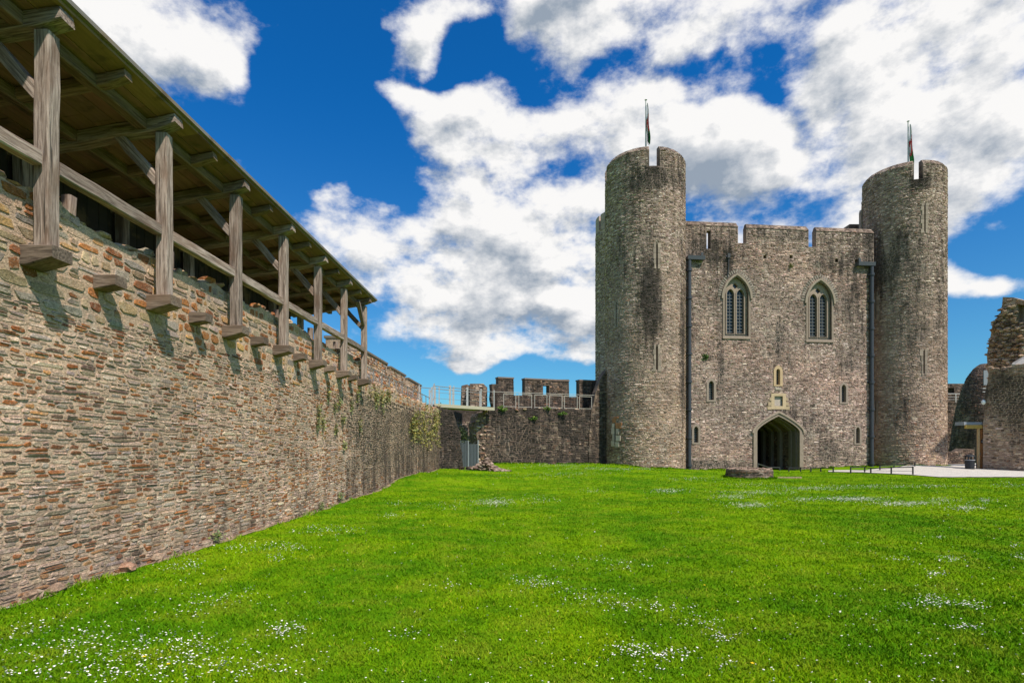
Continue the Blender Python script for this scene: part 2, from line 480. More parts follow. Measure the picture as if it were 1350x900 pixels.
def stones(mb, mapf, s0, s1, t0, t1, ch, ln, accept=None, pal=PAL_GATE, relief=(.01, .03), gap=.012, seed=1, stain=None, wob=.03, wobf=.35, seg=8, irr=.12, slope=0.0):
    rg = np.random.default_rng(seed)
    S = []; T = []; A = []; B = []
    t = t0
    while t < t1:
        h = rg.uniform(*ch)
        if t + h > t1: h = max(t1 - t, .03)
        s = s0 - rg.uniform(0, ln[1])
        while s < s1:
            l = rg.uniform(*ln) * (0.6 + 1.0 * rg.random() ** 2)
            k = rg.random()
            hh = h
            if k < .14:        # split into two thin stones
                f = rg.uniform(.35, .65)
                S += [s + l / 2, s + l / 2]; A += [l / 2, l / 2 * rg.uniform(.8, 1)]; T += [t + h * f / 2, t + h * (1 + f) / 2]; B += [h * f / 2, h * (1 - f) / 2]
            else:
                S.append(s + l / 2); A.append(l / 2); T.append(t + h / 2 + rg.normal(0, h * .05)); B.append(h / 2)
            s += l
        t += h
    S = np.array(S); T = np.array(T); A = np.array(A) - gap / 2; B = np.array(B) - gap / 2
    T = T + wob * fbm1(S * wobf + T * .15, seed + 5, 3) + slope * S
    ok = (A > .01) & (B > .006) & (S - A > s0 - .02) & (S + A < s1 + .02)
    if accept is not None:
        ok &= accept(S, T, A, B)
    S, T, A, B = S[ok], T[ok], A[ok], B[ok]
    n = len(S)
    if not n: return
    ang = (np.arange(seg) + .5) / seg * 2 * np.pi
    cx = np.sign(np.cos(ang)) * np.abs(np.cos(ang)) ** .5; cy = np.sign(np.sin(ang)) * np.abs(np.sin(ang)) ** .5
    jx = 1 + rg.uniform(-irr, irr * .4, (n, seg)); jy = 1 + rg.uniform(-irr * 1.6, irr * .5, (n, seg))
    rot = rg.normal(0, .04, (n, 1))
    ox = A[:, None] * cx * jx; oy = B[:, None] * cy * jy + rot * ox * .5
    rel = rg.uniform(relief[0], relief[1], (n, 1))
    tilt = rg.normal(0, .25, (n, 1)) * rel
    fr = rel + tilt * cy[None] + rg.normal(0, .12, (n, seg)) * rel
    ins = np.minimum(.014 + 0 * A, np.minimum(A, B) * .3)[:, None]
    kx = 1 - ins / np.maximum(A[:, None], .02); ky = 1 - ins / np.maximum(B[:, None], .01)
    sA = np.concatenate([S[:, None] + ox, S[:, None] + ox * kx], 1)
    tA = np.concatenate([T[:, None] + oy, T[:, None] + oy * ky], 1)
    nA = np.concatenate([np.full((n, seg), -.015), np.maximum(fr, .004)], 1)
    pts = mapf(sA.ravel(), tA.ravel(), nA.ravel())
    base = (np.arange(n) * 2 * seg)[:, None]
    k = np.arange(seg); k2 = (k + 1) % seg
    quad = np.stack([k, k2, k2 + seg, k + seg], 1)
    q = (base[:, :, None] + quad[None]).reshape(-1, 4)
    cap = base + (k + seg)[None]
    p = pal(S, T, rg) if callable(pal) else pick(pal, n, rg)
    cc = np.repeat(p, 2 * seg, 0)
    st = np.zeros(n) if stain is None else stain(S, T) + rg.normal(0, .06, n)
    stt = np.repeat(st, 2 * seg)
    v0 = mb.n
    mb.add(pts, q, 0, cc, stt)
    mb.loops.append((cap + v0).ravel()); mb.sizes.append(np.full(n, seg)); mb.m.append(np.zeros(n, int))

def plane_map(O, U):
    U = np.array([U[0], U[1]], float); U /= np.linalg.norm(U)
    W = np.array([U[1], -U[0]]); O = np.array(O[:2], float)
    def f(s, t, n):
        s = np.asarray(s, float); n = np.asarray(n, float) + 0 * s
        return np.stack([O[0] + s * U[0] + n * W[0], O[1] + s * U[1] + n * W[1], np.asarray(t, float) + 0 * s], -1)
    return f

def plate(mb, mapf, outline, holes=(), n0=0.0, n1=-.6, mat=0, c=(.3, .27, .22), st=0.0, back=True, stain=None):
    loops = [list(outline)] + [list(h) for h in holes]
    vs = []; es = []
    for L in loops:
        b = len(vs); vs += [Vector(p) for p in L]
        es += [(b + i, b + (i + 1) % len(L)) for i in range(len(L))]
    V, E, F, *_ = delaunay_2d_cdt(vs, es, [], 0, 1e-5)
    V = np.array([tuple(p) for p in V])
    keep = []
    for f in F:
        cx, cy = V[list(f)].mean(0)
        if pip([cx], [cy], loops[0])[0] and not any(pip([cx], [cy], h)[0] for h in loops[1:]):
            a, b_, c_ = V[f[0]], V[f[1]], V[f[2]]
            ar = (b_[0] - a[0]) * (c_[1] - a[1]) - (b_[1] - a[1]) * (c_[0] - a[0])
            keep.append(tuple(f) if ar > 0 else tuple(f)[::-1])
    stf = st if stain is None else stain(V[:, 0], V[:, 1])
    mb.add(mapf(V[:, 0], V[:, 1], np.full(len(V), n0)), keep, mat, c, stf)
    if back:
        mb.add(mapf(V[:, 0], V[:, 1], np.full(len(V), n1)), [f[::-1] for f in keep], mat, c, stf)
    for li, L in enumerate(loops):
        L = np.array(L, float); ar = 0.5 * np.sum(L[:, 0] * np.roll(L[:, 1], -1) - np.roll(L[:, 0], -1) * L[:, 1])
        ccw = ar > 0
        n = len(L)
        v = np.concatenate([mapf(L[:, 0], L[:, 1], np.full(n, n0)), mapf(L[:, 0], L[:, 1], np.full(n, n1))])
        k = np.arange(n); k2 = (k + 1) % n
        q = np.stack([k, k + n, k2 + n, k2], 1)
        if ccw == (li > 0): q = q[:, ::-1]
        s_ = stf if np.ndim(stf) == 0 else np.concatenate([stain(L[:, 0], L[:, 1])] * 2)
        mb.add(v, q, mat, c, s_)

def rock(mb, p, size, rg, c, st=0.0, mat=0):
    # faceted boulder: jittered, squashed dodeca-like lump
    v = []
    rings = [(-.9, .45), (-.4, .9), (.25, 1.0), (.75, .6)]
    seg = 7
    for z, r in rings:
        for k in range(seg):
            a = 2 * math.pi * (k + .5 * (z > 0)) / seg
            j = rg.uniform(.75, 1.15)
            v.append((math.cos(a) * r * j, math.sin(a) * r * j, z * rg.uniform(.85, 1.1)))
    f = []
    for i in range(3):
        for k in range(seg):
            k2 = (k + 1) % seg
            f.append((i * seg + k, i * seg + k2, (i + 1) * seg + k2, (i + 1) * seg + k))
    f.append(tuple(range(seg))[::-1]); f.append(tuple(3 * seg + k for k in range(seg)))
    v = np.array(v) * np.array(size) / 2
    a = rg.uniform(0, 6.28); ca, sa = math.cos(a), math.sin(a)
    t = rg.normal(0, .2)
    Rz = np.array([[ca, -sa, 0], [sa, ca, 0], [0, 0, 1]]); Rx = np.array([[1, 0, 0], [0, math.cos(t), -math.sin(t)], [0, math.sin(t), math.cos(t)]])
    v = v @ Rx.T @ Rz.T + np.array(p)
    mb.add(v, f, mat, c, st)

def ragged(pts, amp, step, seed):
    """turn a polyline into a broken-stone edge"""
    rg = np.random.default_rng(seed); out = [pts[0]]
    for a, b in zip(pts[:-1], pts[1:]):
        d = math.hypot(b[0] - a[0], b[1] - a[1]); n = max(1, int(d / step))
        for i in range(1, n + 1):
            f = i / n
            x = a[0] + (b[0] - a[0]) * f; y = a[1] + (b[1] - a[1]) * f
            if i < n:
                x += rg.uniform(-amp, amp) * .7; y += rg.uniform(-amp, amp)
            out.append((x, y))
    return out

# ================================================================== GROUND
def build_ground():
    xs = np.unique(np.concatenate([np.linspace(-1500, -60, 10), np.linspace(-60, -8, 12), np.linspace(-8, 45, 107), np.linspace(45, 100, 10), np.linspace(100, 1500, 10)]))
    ys = np.unique(np.concatenate([np.linspace(-300, -10, 8), np.linspace(-10, 50, 121), np.linspace(50, 120, 12), np.linspace(120, 2000, 10)]))
    X, Y = np.meshgrid(xs, ys)
    Z = gz(X, Y)
    Z += .015 * np.sin(X * .9 + .4 * Y) * np.cos(Y * .7) * (np.abs(X) < 60)
    v = np.stack([X, Y, Z], -1).reshape(-1, 3)
    nx = len(xs); ny = len(ys)
    i = (np.arange(ny - 1)[:, None] * nx + np.arange(nx - 1)[None]).ravel()
    q = np.stack([i, i + 1, i + 1 + nx, i + nx], 1)
    mb = MB(); mb.add(v, q)
    o = mb.build('ground', GRASS, smooth=True); tag(o, kind='structure')
build_ground()
def gzz(x, y):
    x = np.asarray(x, float); y = np.asarray(y, float)
    return gz(x, y) + .015 * np.sin(x * .9 + .4 * y) * np.cos(y * .7)

def wallx(D): return -5.17 + .0267 * D      # face of the long left wall

def sheet(name, poly_fn, mat, lift, nu, nv):
    mb = MB(); v = []
    for i in range(nu + 1):
        for j in range(nv + 1):
            x, y = poly_fn(i / nu, j / nv)
            v.append((x, y, float(gzz(x, y)) + lift))
    f = [(i * (nv + 1) + j, (i + 1) * (nv + 1) + j, (i + 1) * (nv + 1) + j + 1, i * (nv + 1) + j + 1) for i in range(nu) for j in range(nv)]
    mb.add(v, f); o = mb.build(name, mat, smooth=True); tag(o, kind='structure'); return o

rs = np.random.default_rng(3)
edge_w = .10 + .05 * fbm1(np.linspace(-3, 33, 400), 4, 4, 1.5)
def soil_fn(a, b):
    D = -3 + a * 36
    return wallx(D) - .05 + b * (.05 + max(.04, float(np.interp(a * 399, np.arange(400), edge_w)))), D
sheet('soil_strip', soil_fn, SOIL, .012, 240, 3)

def path_fn(a, b):      # pale gravel yard in front of the right tower
    near = np.array([ground_pt(x, y)[:2] for x, y in PN]); far = np.array([ground_pt(x, y)[:2] for x, y in PF])
    tt = np.linspace(0, 1, len(PN))
    n_ = np.array([np.interp(a, tt, near[:, 0]), np.interp(a, tt, near[:, 1])])
    f_ = np.array([np.interp(a, tt, far[:, 0]), np.interp(a, tt, far[:, 1])])
    j = .12 * math.sin(a * 90) * math.sin(a * 37 + 1) * (1 - b)
    q = n_ * (1 - b) + f_ * b
    return float(q[0]), float(q[1]) + j
PN = [(1092, 622.5), (1140, 623.5), (1200, 626), (1240, 629), (1300, 629.5), (1350, 629.5), (1500, 630)]
PF = [(1092, 620.5), (1140, 620), (1200, 614.0), (1240, 611.5), (1290, 611), (1350, 611), (1500, 611)]
sheet('gravel_path', path_fn, PATH, .04, 90, 24)
def path2(a, b):
    x0, y0, _ = ground_pt(1025 + a * 32, 630.2 - b * 2.2)
    return x0, y0
sheet('worn_path', path2, SOIL, .010, 12, 3)

# ================================================================== LEFT CURTAIN WALL
def build_left_wall():
    root = empty('curtain_wall', (wallx(15), 15, 0), 'long rubble stone wall with rust and grey stones running along the left edge of the lawn', 'wall')
    mapf = plane_map((wallx(0), 0), (.0267, 1))
    S = np.linspace(-3, 33.2, 220)
    top = np.where(S < 17.8, 4.22 + .10 * fbm1(S, 11, 4, 1.1), 3.70 + .07 * fbm1(S, 12, 4, 1.4))
    outline = [(-3, -.6), (33.2, -.6)] + [(float(s), float(t)) for s, t in zip(S[::-1], top[::-1])]
    def stain(s, t):
        k = np.clip((s - 15.0 + .8 * fbm1(t * 1.3, 5, 3)) / 3.2, 0, 1)
        m = k * (1.05 + .35 * fbm1(s * 2.5, 77, 4, 1.0) * .5) * np.clip(1.15 - .12 * (3.4 - t), 0, 1)
        m = m * np.clip((3.5 - t) / .35, .15, 1)
        foot = np.clip((.35 - t) / .35, 0, 1) * .35
        low = np.clip((1.4 - t) / 1.4, 0, 1) * .25 * (s > 17)
        return m + foot - low - .12
    mb = MB()
    plate(mb, mapf, outline, n0=0, n1=-1.3, c=(.50, .42, .32), stain=stain)
    topf = lambda s: np.interp(s, S, top)
    zsplit = lambda s: 3.12 + .16 * fbm1(s * .9, 21, 3)
    def pal_low(s, t, rg):
        c = pick(PAL_NEAR, len(s), rg)
        grey = np.clip(.9 - t * .4, 0, 1) * np.clip((9 - s) / 5, 0, 1)
        return c * (1 - .35 * grey[:, None]) + np.array((.30, .27, .22)) * .35 * grey[:, None]
    stones(mb, mapf, -3, 33.2, -.1, 4.4, (.030, .074), (.06, .29), lambda s, t, a, b: (t < zsplit(s)), pal_low, (.002, .013), .003, 31, stain, .07, .6, irr=.34)
    stones(mb, mapf, -3, 33.2, 2.7, 4.6, (.085, .17), (.16, .36), lambda s, t, a, b: (t > zsplit(s)) & (t < topf(s) - .02), PAL_NEAR_UP, (.004, .016), .008, 32, stain, .05, .5, irr=.28)
    # loose capping stones on the broken top
    rg = np.random.default_rng(5)
    for s in np.arange(-2.5, 33, .17):
        for w in (-.12, -.42):
            h = rg.uniform(.06, .17)
            p = mapf(np.array([s + rg.uniform(-.05, .05)]), np.array([float(topf(s)) + h * .25]), np.array([w + rg.uniform(-.06, .03)]))[0]
            rock(mb, p, (rg.uniform(.15, .34), rg.uniform(.15, .32), h), rg, pick(PAL_NEAR_UP, 1, rg)[0], float(stain(np.array([s]), np.array([3.6]))[0]) * .3)
    # a few bigger footing stones
    for s, sz in ((7.3, .30), (7.9, .22), (6.2, .26), (9.1, .2), (12.1, .22), (5.9, .2)):
        p = mapf(np.array([s]), np.array([float(gz(wallx(s), s)) + .04]), np.array([.03]))[0]
        rock(mb, p, (.20, sz, .17), rg, (.36, .24, .17) if s == 7.3 else (.26, .21, .16))
    mb.build('stone_wall', MASN, root)
    return root
build_left_wall()

# return of the wall at its far end, turning to the footbridge
def straight_wall(name, label, cat, A, B, outline, holes=(), thick=.8, pal=PAL_DARK, ch=(.09, .16), ln=(.2, .42), stain=None, seed=1, mortar=(.15, .125, .095), parent=None, relief=(.01, .04), gap=.012, wob=.09, partname='stone_wall', rocks=0, mapf=None):
    O = A; U = (B[0] - A[0], B[1] - A[1])
    mapf = mapf or plane_map(O, U)
    ol = np.array(outline)
    mb = MB()
    plate(mb, mapf, outline, holes, 0, -thick, c=mortar, stain=stain)
    def acc(s, t, a, b):
        m = pip(s, t, outline) & pip(s + a * .7, t + b * .6, outline) & pip(s - a * .7, t + b * .6, outline)
        for h in holes:
            m &= ~(pip(s, t, h) | pip(s - a * .8, t, h) | pip(s + a * .8, t, h) | pip(s, t - b * .8, h) | pip(s, t + b * .8, h))
        return m
    stones(mb, mapf, ol[:, 0].min(), ol[:, 0].max(), ol[:, 1].min(), ol[:, 1].max() + .2, ch, ln, acc, pal, relief, gap, seed, stain, wob, irr=.22)
    if parent is None and label:
        return tag(mb.build(name, MAS), label, cat), mapf, mb
    return mb, mapf, None

def build_back_left():
    a = P(577, 588, 33.2); b = P(610, 588, 36.0)
    L = math.hypot(b.x - a.x, b.y - a.y)
    right = ragged([(L, -.3), (L - .05, 1.2), (L - .35, 1.8), (L - .2, 2.3), (L - .8, 3.0), (L - 1.2, 3.7), (L - 1.9, 3.85), (0, 3.95)], .09, .25, 8)
    st = lambda s, t: .62 + 0 * s
    straight_wall('wall_return', 'dark broken-ended stub of wall beyond the long left wall, under the footbridge', 'wall', (a.x, a.y), (b.x, b.y),
                  [(0, -.5)] + right, thick=.9, stain=st, seed=41)
    # outer wall seen through the gap
    a = P(560, 588, 43.0); b = P(655, 588, 43.5)
    L = b.x - a.x
    straight_wall('outer_wall', 'plain brown wall seen through the gap below the footbridge', 'wall', (a.x, a.y), (b.x, b.y),
                  [(0, -.5), (L, -.5), (L, 4.62), (0, 4.62)], thick=.6, pal=[((.30, .26, .21), 3), ((.24, .2, .17), 2), ((.36, .32, .27), 1)], mortar=(.27, .24, .20), stain=lambda s, t: .1 + np.clip((t - 3.2), 0, 1) * .9, seed=42, relief=(.005, .015))
build_back_left()

# parapets on the outer side of the left wall walk
def build_left_parapet():
    root = empty('outer_parapet', (-6.8, 30, 3.4), 'stepped stone parapet behind the railing on top of the left wall, beyond the timber gallery', 'parapet')
    secs = [(22.0, 29.2, 5.78), (29.9, 33.6, 5.72), (34.4, 38.6, 5.66)]
    mapf = plane_map((-7.2, 0), (.0267, 1))
    mb = MB()
    ol = [(20.5, 2.9), (38.8, 2.9), (38.8, 4.9)]
    for a, b, h in secs[::-1]:
        ol += [(b, 4.9) if b != 38.8 else (b, 4.9), (b, h), (a, h), (a, 4.9)]
    ol += [(20.5, 4.9)]
    plate(mb, mapf, ol, n0=0, n1=-.6, c=(.30, .25, .18), st=.1)
    stones(mb, mapf, 20.5, 38.8, 2.9, 6, (.10, .18), (.2, .42), lambda s, t, a, b: pip(s, t, ol) & pip(s, t + b, ol), PAL_NEAR_UP, (.01, .03), .02, 51, lambda s, t: .12 + 0 * s)
    mb.build('parapet_wall', MAS, root)
    for a, b, h in secs:
        m2 = MB(); p = mapf(np.array([a - .04, b + .04]), np.array([h, h]), np.array([.06, .06])); q = mapf(np.array([a - .04, b + .04]), np.array([h, h]), np.array([-.66, -.66]))
        v = [p[0], p[1], q[1], q[0]]; v = v + [x + np.array((0, 0, .09)) for x in v]
        m2.add(v, HEX, 0, (.16, .13, .1)); m2.build('coping', DRESS, root)
    # walkway floor
    m3 = MB(); A = mapf(np.array([17, 39.]), np.array([3.35, 3.35]), np.array([2.0, 2.0])); B = mapf(np.array([17, 39.]), np.array([3.35, 3.35]), np.array([0., 0.]))
    v = [A[0] * [1, 1, 1], B[0], B[1] * [1, 1, 1], A[1]]; v = [x - np.array((.9, 0, 0)) * (i in (0, 3)) for i, x in enumerate(v)]
    v = [x - np.array((0, 0, .2)) for x in v] + v
    m3.add(v, HEX, 0, (.3, .27, .22)); m3.build('walkway', DRESS, root)
build_left_parapet()

# ================================================================== RAILINGS
STEEL = (.21, .205, .195)
def railing(name, label, pts, h, spacing, mid=1, r=.022, c=STEEL, lean=0, fine=0):
    p0 = Vector(pts[0])
    root = empty(name, p0, label, 'railing')
    rails = MB()
    for a, b in zip(pts[:-1], pts[1:]):
        a = Vector(a); b = Vector(b); L = (b - a).length; n = max(1, round(L / spacing))
        for k in range(n + 1):
            if k == 0 and a != p0: continue
            q = a.lerp(b, k / n)
            m = MB(); m.bar(q, q + Vector((0, 0, h)), r * 2, r * 2, c=c); m.build('post', METAL, root)
        up = Vector((0, 0, h))
        rails.tube([a + up, b + up], r, 8, c=c)
        for j in range(mid):
            z = Vector((0, 0, h * (j + 1) / (mid + 1) * .95)); rails.tube([a + z, b + z], r * .55, 6, c=c)
    rails.build('rail', METAL, root)
    return root
# on the left wall walk
def lw(D, z, off): return (wallx(D) - off, D, z)
railing('wall_railing', 'grey steel railing along the edge of the left wall walk beyond the gallery', [lw(18.3, 3.35, .42), lw(32.6, 3.35, .42)], 1.02, 1.15, 2, .02)

def build_bridge():
    A = P(573, 533.5, 33.6); B = P(652, 538.5, 38.4)
    d = (B - A).normalized(); side = Vector((-d.y, d.x, 0)).normalized()
    root = empty('footbridge', A, 'slender steel footbridge with railings crossing the gap at the far left corner', 'bridge')
    m = MB(); w = 1.3
    c0 = A + side * (w / 2); c1 = B + side * (w / 2)
    m.bar(c0, c1, w, .10, c=(.36, .33, .26)); m.build('deck', METAL, root)
    for sgn in (0.02, w - .02):
        m = MB(); m.bar(A + side * sgn - Vector((0, 0, .02)), B + side * sgn - Vector((0, 0, .02)), .06, .2, c=(.40, .37, .27)); m.build('edge_beam', METAL, root)
    for sgn in (0, 1):
        o = side * (.04 + sgn * (w - .08))
        r = MB()
        for z in ((.4, .75, 1.12) if sgn == 0 else (1.12,)):
            r.tube([A + o + Vector((0, 0, z)), B + o + Vector((0, 0, z))], .022 if z > 1 else .010, 8, c=STEEL)
        r.build('rail', METAL, root)
        for k, f in enumerate((0, .24, .30, .52, .76, 1.0)):
            q = A.lerp(B, f) + o
            m = MB(); m.bar(q, q + Vector((0, 0, 1.25)), .13 if k in (1, 3) and sgn == 0 else .06, .06, c=(.40, .41, .40)); m.build('post', METAL, root)
    # landing frames of the railing at the near end
    E = Vector(lw(32.6, 3.35, .42))
    m = MB()
    for z in (.5, 1.25):
        m.tube([E + Vector((0, 0, z)), A + Vector((0, 0, z - .0))], .025, 8, c=STEEL)
    for f in (0.0, .45): 
        q = E.lerp(A, f); m.bar(q, q + Vector((0, 0, 1.5 - f * .3)), .09, .09, c=(.38, .40, .42))
    m.build('gate_frame', METAL, root)
build_bridge()

# ================================================================== BACK CURTAIN WALL
BA = P(630, 588, 38.6); BB = P(806, 588, 42.6)
def on_line(A, B, px):
    ux = (px - 675) / 750; dx = B.x - A.x; dy = B.y - A.y
    k = (ux * A.y - A.x) / (dx - ux * dy)      # A + k(B-A) seen at px
    D = A.y + k * dy
    return k * math.hypot(dx, dy), D
def uz(A, B, px, py):
    s, D = on_line(A, B, px); return (s, 1.6 + (588 - py) / 750 * D)

def build_back_wall():
    root = empty('curtain_wall', ((BA.x + BB.x) / 2, (BA.y + BB.y) / 2, .3), 'dark weathered curtain wall with a broken left end, between the footbridge and the left round tower', 'wall')
    q = lambda x, y: uz(BA, BB, x, y)
    left = ragged([q(634, 616), q(633, 600), q(630, 585), q(627, 562), q(630, 548), q(640, 541)], .10, .22, 3)
    topl = ragged([q(640, 541), q(660, 538.5), q(700, 538), q(740, 538.5), q(775, 540), q(806, 540)], .05, .35, 4)
    ol = [q(806, 618)] + [(q(634, 616)[0], q(806, 618)[1])] + left[1:] + topl[1:]
    ol = ol[::-1]
    def st(s, t):
        base = .62 + .2 * fbm1(s * 1.1 + t * .8, 9, 3)
        L = np.clip((1.3 - s) / 1.0, 0, 1) * .45
        return base - L - .12 * np.clip((s - 7.8) / 1.5, 0, 1)
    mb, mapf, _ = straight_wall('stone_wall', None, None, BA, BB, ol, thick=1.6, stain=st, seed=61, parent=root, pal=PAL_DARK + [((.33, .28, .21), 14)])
    rg = np.random.default_rng(12)
    for (s, t) in left + topl:
        for k in range(2):
            sz = rg.uniform(.15, .4)
            p = mapf(np.array([s + rg.uniform(-.1, .25)]), np.array([t + rg.uniform(-.12, .03)]), np.array([rg.uniform(-.6, .05)]))[0]
            rock(mb, p, (sz, sz, sz * .5), rg, pick(PAL_WARM, 1, rg)[0] * 1.05, .05)
    for k in range(60):          # pale stones showing on the broken end
        y_ = rg.uniform(545, 612); x_ = 634 + rg.uniform(-3, 9)
        s, t = q(x_, y_); sz = rg.uniform(.14, .3)
        rock(mb, mapf(np.array([s]), np.array([t]), np.array([rg.uniform(-.1, .03)]))[0], (sz, sz * .6, sz * .5), rg, pick(PAL_WARM, 1, rg)[0])
    mb.build('stone_wall', MAS, root)
    # battlements behind the wall walk
    A2 = P(646, 588, 40.6); B2 = P(806, 588, 44.2)
    r2 = empty('battlement', ((A2.x + B2.x) / 2, (A2.y + B2.y) / 2, 3.8), 'dark battlemented parapet behind the pale railing, left of the gatehouse', 'parapet')
    q2 = lambda x, y: uz(A2, B2, x, y)
    ol2 = [q2(650, 545), q2(806, 545), q2(806, 502), q2(764, 502), q2(764, 523), q2(750.5, 523), q2(750, 500), q2(692, 500), q2(692, 521), q2(677.5, 521),
           q2(677, 498.5), q2(657, 498.5), q2(657, 506), q2(648, 506), q2(649, 515), q2(648, 525), q2(650, 535)]
    hole = [q2(716, 508), q2(724, 508), q2(724, 520), q2(716, 520)]
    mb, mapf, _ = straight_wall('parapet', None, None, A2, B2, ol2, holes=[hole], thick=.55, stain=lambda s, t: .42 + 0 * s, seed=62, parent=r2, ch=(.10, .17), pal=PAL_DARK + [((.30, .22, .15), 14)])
    mb.build('parapet_wall', MAS, r2)
    for x0, x1, y in ((656.5, 677.5, 498.5), (691.5, 750.5, 500), (763.5, 800, 502)):
        s0, z0 = q2(x0, y); s1, _z = q2(x1, y)
        m = MB(); pp = mapf(np.array([s0, s1, s1, s0]), np.full(4, z0 + .01), np.array([.05, .05, -.6, -.6])); pt = pp + np.array((0, 0, .1))
        m.add(np.concatenate([pp, pt]), HEX, 0, (.19, .14, .115)); m.build('coping', DRESS, r2)
    # ruined merlon stubs behind the footbridge
    A3 = P(600, 588, 41.5); B3 = P(650, 588, 42.0)
    q3 = lambda x, y: uz(A3, B3, x, y)
    for i, (pts, lab) in enumerate((([(608, 534), (625, 534), (625, 511), (616, 506.5), (609, 508)], 'narrow pointed merlon stub behind the footbridge railing'),
                     ([(620.5, 536), (643, 536), (643, 512), (638, 507), (621, 507)], 'wider flat-topped merlon stub behind the right end of the footbridge'))):
        ol = [q3(*p) for p in pts]
        off = -.25 * i
        Aa = Vector((A3.x, A3.y + off * 3, 0)); Bb = Vector((B3.x, B3.y + off * 3, 0))
        straight_wall('merlon', lab, 'stone block', Aa, Bb, ol, thick=.5, stain=lambda s, t: .25 + 0 * s, seed=64 + i, pal=PAL_WARM, ch=(.10, .16))
    # frame railing on the back wall
    A4 = P(660, 588, 39.4); B4 = P(785, 588, 42.1)
    r4 = empty('wall_railing', A4 + Vector((0, 0, 2.6)), 'pale steel frame railing on top of the dark back wall, in front of the battlements', 'railing')
    PALE = (.42, .39, .34)
    for (x0, x1) in ((664, 680), (684, 701), (705, 721), (724.5, 741), (744, 761), (764, 780)):
        m = MB(); a = Vector(P(x0, 0, on_line(A4, B4, x0)[1])); b = Vector(P(x1, 0, on_line(A4, B4, x1)[1]))
        zt = 1.6 + 67.5 / 750 * 40.5; zb = zt - 1.0
        for p_ in (a, b): m.bar((p_.x, p_.y, zb), (p_.x, p_.y, zt), .035, .035, c=PALE)
        for z in (zt, ): m.bar((a.x, a.y, z), (b.x, b.y, z), .035, .035, c=PALE)
        m.bar((a.x, a.y, zb + .12), (b.x, b.y, zb + .12), .03, .03, c=PALE)
        m.build('panel_frame', METAL, r4)
    m = MB(); m.tube([(A4.x - .6, A4.y - .1, zt + .12), (B4.x, B4.y, zt + .12)], .018, 6, c=PALE); m.build('top_rail', METAL, r4)
    # low plants on the wall top go in below
    # buttress leaning on the tower
    bt = empty('buttress', (8.0, 42, 0), 'dark tapering masonry buttress where the back wall meets the left tower', 'wall')
    A5 = P(776, 588, on_line(BA, BB, 776)[1] - .10); B5 = P(806, 588, on_line(BA, BB, 806)[1] - .10)
    q5 = lambda x, y: uz(A5, B5, x, y)
    ol = (ragged([q5(776, 618), q5(777, 570), q5(780, 540), q5(784, 525), q5(788, 510), q5(793, 497), q5(799, 488), q5(806, 484)], .06, .3, 7) + [q5(806, 618)])[::-1]
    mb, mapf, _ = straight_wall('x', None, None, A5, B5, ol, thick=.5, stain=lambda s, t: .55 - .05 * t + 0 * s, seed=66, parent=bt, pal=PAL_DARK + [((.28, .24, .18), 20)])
    mb.build('stone_wall', MAS, bt)
build_back_wall()

# corrugated sheet closing the gap
def build_sheet():
    A = P(603.5, 588, 36.6); B = P(631, 588, 37.4); n = 120
    mb = MB(); v = []
    for i in range(n + 1):
        f = i / n; p = A.lerp(B, f); off = .025 * math.sin(f * 2 * math.pi * 14)
        zt = 1.6 + 5 / 750 * 37 + (-.10 if f > .5 else .12)
        for z in (.0, zt):
            v.append((p.x, p.y + off, z)); 
        for z in (.0, zt):
            v.append((p.x, p.y + off + .012, z))
    f_ = []
    for i in range(n):
        b = i * 4; c = b + 4
        f_ += [(b, c, c + 1, b + 1), (b + 2, b + 3, c + 3, c + 2), (b + 1, c + 1, c + 3, b + 3)]
    mb.add(v, f_, 0, (.08, .095, .10)); root = empty('site_fence', (A.x, A.y, .2), 'blue-grey corrugated metal fence closing the gap beside the rubble heap', 'fence')
    mb.build('sheet', METAL, root)
    for f in (.02, .5, .98):
        p = A.lerp(B, f); m = MB(); m.bar((p.x, p.y - .06, -.1), (p.x, p.y - .06, 2.0), .06, .06, c=(.3, .33, .34)); m.build('post', METAL, root)
build_sheet()

def build_rubble():
    mb = MB(); rg = np.random.default_rng(21)
    cx, cy, z0 = ground_pt(642, 621)
    for k in range(320):
        a = rg.uniform(0, 6.28); r = rg.random() ** .6
        x = math.cos(a) * r * 1.3; y = math.sin(a) * r * .8
        prof = max(0, 1 - abs(x + .1) / 1.2) ** 1.2 * max(0, 1 - abs(y) / .9) ** .5
        hz = prof * (.72 if x < .3 else .5)
        sz = rg.uniform(.10, .30) * (1.2 - .3 * r)
        rock(mb, (cx + x, cy + .6 + y, z0 + rg.uniform(0, 1) ** .5 * hz), (sz * 1.2, sz, sz * .65), rg, pick([((.30, .26, .20), 3), ((.22, .185, .14), 3), ((.37, .33, .26), 2), ((.14, .11, .085), 2)], 1, rg)[0], .12)
    for k in range(30):
        rock(mb, (cx - 1.2 + rg.uniform(-.35, .2), cy + .3 + rg.uniform(-.3, .3), z0 + rg.uniform(0, .22)), (.28, .22, .16), rg, pick(PAL_DARK, 1, rg)[0], .3)
    tag(mb.build('rubble_heap', MAS), 'heap of fallen masonry rubble on the grass by the corrugated fence', 'rubble')
build_rubble()

